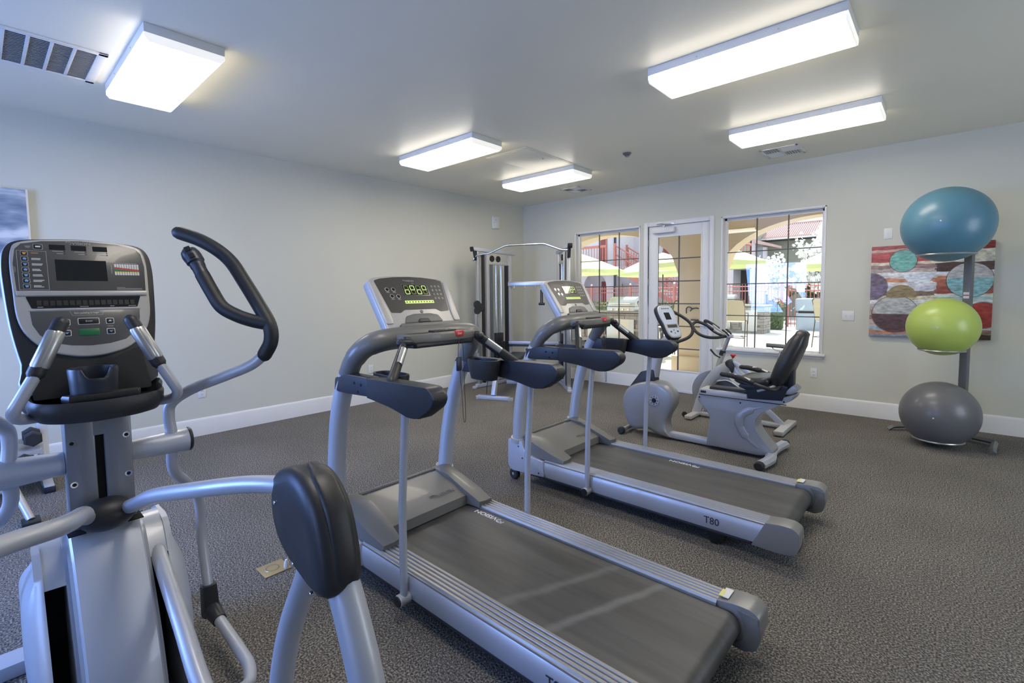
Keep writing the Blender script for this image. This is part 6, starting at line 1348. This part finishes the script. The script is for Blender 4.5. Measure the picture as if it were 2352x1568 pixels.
# ---- barbecue islands with stone facing and steel grills
def island(x0, x1, y0, y1, h, label, grill_x, doors, gl):
    t = thing('barbecue_island', ((x0+x1)/2, (y0+y1)/2, -0.025), label, 'barbecue')
    build(MB().box((x0+0.03, y0+0.03, -0.02), (x1-0.03, y1-0.03, h-0.05)), 'core', 'stone', t)
    random.seed(int(abs(x0*10)))
    z = -0.02; me = {}
    while z < h-0.09:
        hh = random.choice((0.07, 0.09, 0.11)); x = x0
        while x < x1-0.02:
            w_ = random.uniform(0.16, 0.34); xe = min(x1, x+w_)
            skip = any(a-0.02 < (x+xe)/2 < b_+0.02 and za < z+hh/2 < zb for a, b_, za, zb in doors)
            if not skip: build(MB().box((x+0.004, y0-0.005-random.uniform(0, 0.02), z+0.004), (xe-0.004, y0+0.05, min(z+hh, h-0.05)-0.004)), 'stone', 'stone', t)
            x = xe
        for yy in range(int((y1-y0)/0.28)):
            build(MB().box((x1-0.04, y0+0.02+yy*0.28, z+0.004), (x1+0.005+random.uniform(0, 0.015), y0+0.29+yy*0.28, min(z+hh, h-0.05)-0.004)), 'stone', 'stone', t)
        z += hh
    build(MB().box((x0-0.05, y0-0.06, h-0.05), (x1+0.05, y1+0.05, h), 0.01), 'counter', 'stone', t)
    for a, b_, za, zb in doors:
        d_ = build(MB().box((a, y0-0.03, za), (b_, y0+0.02, zb), 0.006), 'cabinet_door', 'steel' if b_-a > 0.5 else 'conc', t)
        if b_-a > 0.5:
            build(MB().box(((a+b_)/2-0.003, y0-0.034, za+0.02), ((a+b_)/2+0.003, y0-0.028, zb-0.02)), 'door_gap', 'black', d_)
            for s in (-1, 1): build(MB().cyl(((a+b_)/2+s*0.05, y0-0.06, (za+zb)/2-0.05), ((a+b_)/2+s*0.05, y0-0.06, (za+zb)/2+0.05), 0.010, 8), 'door_handle', 'chrome', d_)
    for i, gx in enumerate(grill_x):
        g = thing('gas_grill', (gx, y0+0.3, h), gl[i], 'grill', 'steel grills on the islands')
        build(MB().box((gx-0.40, y0-0.02, h+0.001), (gx+0.40, y0+0.55, h+0.12), 0.012), 'firebox', 'steel', g)
        pr = [(y0+0.02, h+0.12), (y0+0.03, h+0.22), (y0+0.10, h+0.33), (y0+0.22, h+0.38), (y0+0.40, h+0.38), (y0+0.53, h+0.30), (y0+0.55, h+0.12)]
        build(MB().prism(rnd(pr, 0.04), 0, gx-0.39, gx+0.39, 0.01), 'hood', 'steel', g)
        build(MB().cyl((gx-0.30, y0-0.045, h+0.20), (gx+0.30, y0-0.045, h+0.20), 0.013, 10), 'handle', 'chrome', g)
        for s in (-0.30, 0.30): build(MB().cyl((gx+s, y0-0.045, h+0.20), (gx+s, y0+0.04, h+0.20), 0.010, 8), 'handle_bracket', 'chrome', g)
        for k in range(4): build(MB().cyl((gx-0.24+k*0.16, y0-0.05, h+0.05), (gx-0.24+k*0.16, y0-0.02, h+0.05), 0.026, 14, 0.004), 'knob', 'chrome', g)
    return t
island(-7.75, -5.60, 11.3, 12.1, 0.98, 'stone barbecue island behind the left window', (-6.35,), [(-6.75, -5.95, 0.14, 0.78), (-7.35, -7.02, 0.2, 0.72)], ['steel gas grill on the stone island behind the left window'])
island(-7.4, -4.75, 18.4, 19.3, 0.98, 'stone barbecue island beyond the right-hand window', (-6.15,), [(-6.6, -5.85, 0.1, 0.8), (-5.45, -4.95, 0.05, 0.80)], ['steel gas grill on the island beyond the right-hand window'])

# ---- bar-height sling chairs
def chair(x, y_, rz, label):
    t = thing('bar_chair', (x, y_, -0.025), label, 'chair', 'sling bar chairs on the patio')
    sw, sd, sh = 0.26, 0.24, 0.72
    MR = Matrix.Translation((x, y_, -0.025))@Matrix.Rotation(rz, 4, 'Z')
    def T(P): return [MR@V(p) for p in P]
    for s in (-1, 1):
        build(MB().tube(T(fil([(s*sw, -sd-0.04, 0), (s*sw, -sd, sh-0.02), (s*sw, sd*0.4, sh)], 0.05)), 0.013, 8), 'leg', 'bronze', t)
        build(MB().tube(T(fil([(s*sw, sd+0.10, 0), (s*sw, sd-0.02, sh-0.02), (s*sw*0.96, sd+0.05, sh+0.30), (s*sw*0.92, sd+0.16, sh+0.52)], 0.06)), 0.013, 8), 'leg', 'bronze', t)
        build(MB().tube(T(fil([(s*(sw+0.01), -sd, sh-0.1), (s*(sw+0.02), -sd+0.02, sh+0.20), (s*(sw+0.02), sd+0.03, sh+0.21)], 0.07)), 0.012, 8), 'arm', 'bronze', t)
    build(MB().tube(T(fil([(-sw*0.92, sd+0.16, sh+0.50), (-sw*0.8, sd+0.18, sh+0.57), (sw*0.8, sd+0.18, sh+0.57), (sw*0.92, sd+0.16, sh+0.50)], 0.04)), 0.013, 8), 'top_rail', 'bronze', t)
    for z, q in ((0.28, -sd-0.02), (0.28, sd+0.06)): build(MB().tube(T([(-sw, q, z), (sw, q, z)]), 0.010, 8), 'stretcher', 'bronze', t)
    for s in (-1, 1): build(MB().tube(T(cr([(s*sw, -sd-0.02, 0.28), (s*sw*0.5, 0, 0.31), (s*sw, sd+0.06, 0.28)], 4)), 0.008, 8), 'stretcher', 'bronze', t)
    def sheet(P, nm):
        rs = []
        for (yy, zz) in P: rs.append(T([(-sw+0.01, yy, zz), (sw-0.01, yy, zz), (sw-0.01, yy+0.006, zz-0.008), (-sw+0.01, yy+0.006, zz-0.008)]))
        build(MB().rings(rs), nm, 'sling', t)
    sheet([(-sd-0.01, sh-0.01), (-0.1, sh-0.03), (0.1, sh-0.035), (sd-0.02, sh-0.02)], 'sling_seat')
    sheet([(sd-0.01, sh+0.01), (sd+0.03, sh+0.16), (sd+0.06, sh+0.30), (sd+0.12, sh+0.44), (sd+0.17, sh+0.54)], 'sling_back')
    return t
chair(-4.18, 13.55, R(190), 'beige sling bar chair at the left of the right-hand window')
chair(-2.25, 14.9, R(160), 'beige sling bar chair cut by the right edge of the right-hand window')
chair(-5.05, 10.75, R(150), 'beige sling bar chair in front of the grill behind the left window')
chair(-4.75, 11.6, R(200), 'beige sling bar chair seen through the lower door glass')
t = thing('vending_bin', (-3.9, 21.2, 0), 'grey-blue plastic waste bin by the red fence', 'bin')
build(MB().prism(rnd([(-4.28, 20.9), (-3.35, 20.9), (-3.35, 21.6), (-4.28, 21.6)], 0.08), 2, -0.025, 0.62, 0.02), 'body', 'blueg', t)
build(MB().prism(rnd([(-4.30, 20.88), (-3.33, 20.88), (-3.33, 21.62), (-4.30, 21.62)], 0.08), 2, 0.70, 1.18, 0.08, 3), 'hood', 'blueg', t)
build(MB().box((-4.2, 20.95, 0.60), (-3.43, 21.55, 0.72)), 'mouth', 'dark', t)
build(MB().cyl((-3.62, 20.875, 0.98), (-3.62, 20.90, 0.98), 0.08, 16, 0.01), 'badge', 'dark', t)

# ---- buildings
def pbox(par, nm, m_, a, b_, bev=0): return build(MB().box(a, b_, bev), nm, m_, par)
# pale block with balcony, arch, stair (behind the left window and the door)
t = thing('apartment_block', (-14, 26, 0), 'pale lilac-grey apartment block with red balcony and outdoor stairs', 'building')
M['stucco2'].node_tree.nodes['Principled BSDF'].inputs['Roughness'].default_value = 0.9
zt = 7.4; yb = 24.0
n = 16; mb = MB()
ar = [(-15.9, -0.02)]+[(-15.15-0.75*math.cos(math.pi*i/n), 1.85+0.77*math.sin(math.pi*i/n)) for i in range(n+1)]+[(-14.40, -0.02)]
mb.prism([(-19.5, zt), (-19.5, -0.02)]+ar+[(-13.85, -0.02), (-13.85, zt)], 1, yb, yb+0.3)
build(mb, 'wall', 'stucco2', t, ang=20)
pbox(t, 'wall', 'stucco2', (-19.5, yb+2.2, -0.02), (-10.7, yb+2.5, zt)); pbox(t, 'wall', 'stucco2', (-14.1, yb+0.3, -0.02), (-13.85, yb+2.3, zt))
pbox(t, 'door', 'maroon', (-15.45, yb+1.2, -0.02), (-14.75, yb+1.3, 2.15)); pbox(t, 'inner_wall', 'stucco2', (-17, yb+1.3, -0.02), (-14.1, yb+1.5, 3.0))
pbox(t, 'balcony_door', 'maroon', (-14.78, yb-0.03, 2.95), (-14.42, yb+0.02, 5.2)); pbox(t, 'door_frame', 'redp', (-14.42, yb-0.05, 2.9), (-14.34, yb+0.02, 5.3))
pbox(t, 'balcony_slab', 'stucco2', (-17.2, yb-1.1, 2.72), (-13.85, yb, 2.92)); pbox(t, 'balcony_rail', 'redp', (-17.2, yb-1.12, 3.92), (-13.76, yb-1.04, 4.05))
for i in range(20): pbox(t, 'balcony_picket', 'redp', (-17.15+i*0.175, yb-1.10, 2.92), (-17.12+i*0.175, yb-1.07, 3.93))
pbox(t, 'downpipe', 'navy', (-13.86, yb-0.12, 0), (-13.76, yb-0.01, 7.2))
for i in range(15):
    x = -8.9-i*0.30; pbox(t, 'stair_tread', 'conc', (x-0.33, yb-0.6, 0.30+i*0.175), (x, yb+0.7, 0.38+i*0.175))
build(MB().prism([(-8.9, 0.12), (-8.9, 0.32), (-13.4, 2.93), (-13.4, 2.65)], 1, yb-0.66, yb-0.60), 'stringer', 'redp', t)
for yy in (yb-0.62, yb+0.72):
    for dz in (0.62, 1.08): build(MB().tube([(-8.8, yy, 0.2+dz), (-13.5, yy, 2.95+dz)], 0.04, 4), 'stair_rail', 'redp', t)
    for i in range(30): pbox(t, 'stair_picket', 'redp', (-8.9-i*0.155-0.018, yy-0.015, 0.30+i*0.0905), (-8.9-i*0.155+0.008, yy+0.015, 1.25+i*0.0905))
    for x, za, zb in ((-8.8, 0, 1.4), (-11.2, 1.4, 2.8), (-13.5, 2.7, 4.15)): pbox(t, 'newel_post', 'redp', (x-0.06, yy-0.05, za), (x+0.05, yy+0.05, zb))
pbox(t, 'landing', 'conc', (-13.85, yb-0.7, 2.70), (-13.2, yb+0.8, 2.9)); pbox(t, 'under_stair_wall', 'stucco2', (-13.8, yb+0.8, -0.02), (-10.7, yb+1.0, 2.0))
pbox(t, 'upper_window', 'maroon', (-12.0, yb+2.1, 3.6), (-11.2, yb+2.22, 5.0))
# green-grey house with pitched tile roof (behind the right-hand window)
t = thing('tiled_house', (-8, 34, 0), 'green-grey house with a long pinkish ribbed tile roof', 'building')
pbox(t, 'wall', 'stucco3', (-10.5, 32.6, -0.02), (-5.85, 38, 4.55)); pbox(t, 'wall', 'stucco3', (-11.8, 30.0, 2.75), (-8.46, 33, 5.1)); pbox(t, 'wall', 'stucco2', (-11.8, 30.0, -0.02), (-9.43, 33, 2.75))
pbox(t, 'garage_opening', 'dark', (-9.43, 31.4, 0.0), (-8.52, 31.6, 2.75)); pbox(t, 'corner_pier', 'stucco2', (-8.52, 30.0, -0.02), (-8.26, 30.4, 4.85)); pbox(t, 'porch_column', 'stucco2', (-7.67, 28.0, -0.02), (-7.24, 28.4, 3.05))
pbox(t, 'porch_beam', 'stucco3', (-8.26, 30.0, 2.5), (-7.2, 30.4, 3.2)); pbox(t, 'window_pier', 'stucco2', (-7.86, 30.0, 3.2), (-7.69, 30.3, 3.95)); pbox(t, 'window', 'blueg', (-8.26, 30.2, 3.2), (-7.86, 30.25, 3.98))
build(MB().prism([(-8.3, 4.42), (-7.25, 4.06), (-7.25, 3.92), (-8.3, 4.2)], 1, 29.5, 31.5), 'lower_roof', 'tile', t); pbox(t, 'ledge', 'dark', (-6.6, 32.45, 3.55), (-6.0, 32.62, 3.62))
build(MB().tube([(-10.5, 28.0, 4.6), (-7.9, 28.0, 3.95)], 0.07, 4), 'balcony_rail', 'redp', t)
for i in range(16): pbox(t, 'balcony_picket', 'redp', (-10.4+i*0.16, 28.0, 3.3-i*0.03), (-10.36+i*0.16, 28.03, 4.55-i*0.04))
x0, x1, n = -10.6, -5.62, 44; zr0, zr1, yr0, yr1 = 4.62, 5.72, 31.9, 35.3
for i in range(n):
    x = x0+(x1-x0)*i/n; w_ = (x1-x0)/n; mb = MB(); rs = []
    for u in (0, 1):
        yy, zz = yr0+(yr1-yr0)*u, zr0+(zr1-zr0)*u; dx = -0.30*u
        rs.append([V((x+dx, yy, zz-0.06)), V((x+dx, yy, zz)), V((x+dx+w_*0.25, yy, zz+0.055)), V((x+dx+w_*0.5, yy, zz+0.065)), V((x+dx+w_*0.75, yy, zz+0.0)), V((x+dx+w_, yy, zz-0.01)), V((x+dx+w_, yy, zz-0.06))])
    build(mb.rings(rs), 'roof_tile_row', 'tile', t, ang=60)
build(MB().tube([(x0-0.3, yr1, zr1+0.05), (x1-0.3, yr1, zr1+0.05)], 0.08, 8), 'ridge', 'tile', t)
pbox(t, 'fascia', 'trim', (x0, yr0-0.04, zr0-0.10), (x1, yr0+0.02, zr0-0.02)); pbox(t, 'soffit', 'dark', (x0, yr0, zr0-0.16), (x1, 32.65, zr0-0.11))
build(MB().tube([(x1+0.02, yr0, zr0-0.05), (x1-0.28, yr1, zr1-0.02)], 0.07, 4), 'verge_board', 'stucco2', t)
t = thing('garden_wall', (-1.0, 33, 0), 'low olive outbuilding behind the tall blossoming tree', 'building')
pbox(t, 'wall', 'stucco3', (-5.3, 33.0, -0.02), (3.5, 36, 3.1)); pbox(t, 'roof', 'tile', (-5.5, 32.7, 3.1), (3.7, 36.3, 3.3))

# ---- plants
def tree(c, h, r, label, m_='bloss', seed=1, cat='tree', n=900, sz=0.075):
    random.seed(seed); t = thing('flowering_tree' if m_ == 'bloss' else 'leafy_tree', (c[0], c[1], -0.025), label, cat, None)
    cx, cy = c; build(MB().tube(cr([(cx, cy, -0.02), (cx+0.04, cy, h*0.3), (cx-0.02, cy+0.03, h*0.55), (cx, cy, h*0.9)], 4), [0.07, 0.02], 8), 'trunk', 'bark', t)
    ends = []
    for i in range(14):
        q = random.uniform(0, 6.28); z0 = h*random.uniform(0.25, 0.6); ln = r*random.uniform(0.55, 1.0)
        e = V((cx+ln*math.cos(q), cy+ln*math.sin(q), z0+h*random.uniform(0.15, 0.38))); ends.append((V((cx, cy, z0)), e))
        build(MB().tube(cr([V((cx, cy, z0)), V((cx, cy, z0)).lerp(e, 0.5)+V((0, 0, -0.06)), e], 3), [0.03, 0.008], 6), 'branch', 'bark', t)
    ends.append((V((cx, cy, h*0.4)), V((cx, cy, h))))
    bm = bmesh.new()
    for i in range(n):
        a, e = random.choice(ends); p = a.lerp(e, random.uniform(0.35, 1.08))+V((random.gauss(0, 0.13), random.gauss(0, 0.13), random.gauss(0, 0.13)))*(r/0.9)
        s_ = sz*random.uniform(0.6, 1.4); u = V((random.gauss(0, 1), random.gauss(0, 1), random.gauss(0, 1))).normalized(); v = u.orthogonal().normalized(); w_ = u.cross(v)
        vs = [bm.verts.new(p+(v*math.cos(k*1.2566)+w_*math.sin(k*1.2566))*s_*(1 if k % 2 else 0.75)+u*s_*0.2*(k % 2)) for k in range(5)]; bm.faces.new(vs)
    me = bpy.data.meshes.new('blossom' if m_ == 'bloss' else 'foliage'); o_ = ORG[t.name]
    for v in bm.verts: v.co -= o_
    bm.to_mesh(me); bm.free(); me.materials.append(M[m_]); o = bpy.data.objects.new(me.name, me); COL.objects.link(o); o.parent = t; o['kind'] = 'stuff'; ORG[o.name] = o_
    return t
tree((-6.15, 26.3), 3.15, 0.75, 'white-blossoming young tree in the middle of the right-hand window', seed=3, n=1500, sz=0.09)
tree((-4.45, 26.2), 4.1, 1.0, 'tall white-blossoming tree at the right of the right-hand window', seed=5, n=1900, sz=0.09)
tree((-6.9, 28.8), 2.5, 0.7, 'dull green bushy tree behind the first blossoming tree', 'leaf', 8, n=1200, sz=0.10)
tree((-4.9, 29.5), 2.3, 0.9, 'dull green bushy tree behind the tall blossoming tree', 'leaf', 9, n=1200, sz=0.10)
def hedge(x0, x1, y0, y1, h, label, seed):
    random.seed(seed); t = thing('low_hedge', ((x0+x1)/2, (y0+y1)/2, -0.025), label, 'hedge')
    build(MB().box((x0+0.1, y0+0.08, -0.02), (x1-0.1, y1-0.08, h-0.12), 0.05), 'hedge_core', 'leaf', t)
    bm = bmesh.new()
    for i in range(int((x1-x0)*420)):
        p = V((random.uniform(x0, x1), random.choice((y0, y0, random.uniform(y0, y1))), random.uniform(0.05, h)*1.0)); 
        if random.random() < 0.35: p.z = h; p.y = random.uniform(y0, y1)
        s_ = random.uniform(0.03, 0.07); u = V((random.gauss(0, 1), random.gauss(0, 1)-0.8, random.gauss(0, 1)+0.6)).normalized(); v = u.orthogonal().normalized(); w_ = u.cross(v)
        bm.faces.new([bm.verts.new(p+v*s_*a+w_*s_*0.5*b_-t.location) for a, b_ in ((-1, 0), (0, -1), (1, 0), (0, 1))])
    me = bpy.data.meshes.new('hedge_leaves'); bm.to_mesh(me); bm.free(); me.materials.append(M['hedge']); o = bpy.data.objects.new('hedge_leaves', me); COL.objects.link(o); o.parent = t; o['kind'] = 'stuff'
hedge(-12.8, -6.3, 17.6, 18.2, 1.05, 'low green hedge behind the left barbecue island', 11)
hedge(-7.2, -4.6, 20.6, 21.1, 0.95, 'low green hedge behind the right barbecue island', 12)
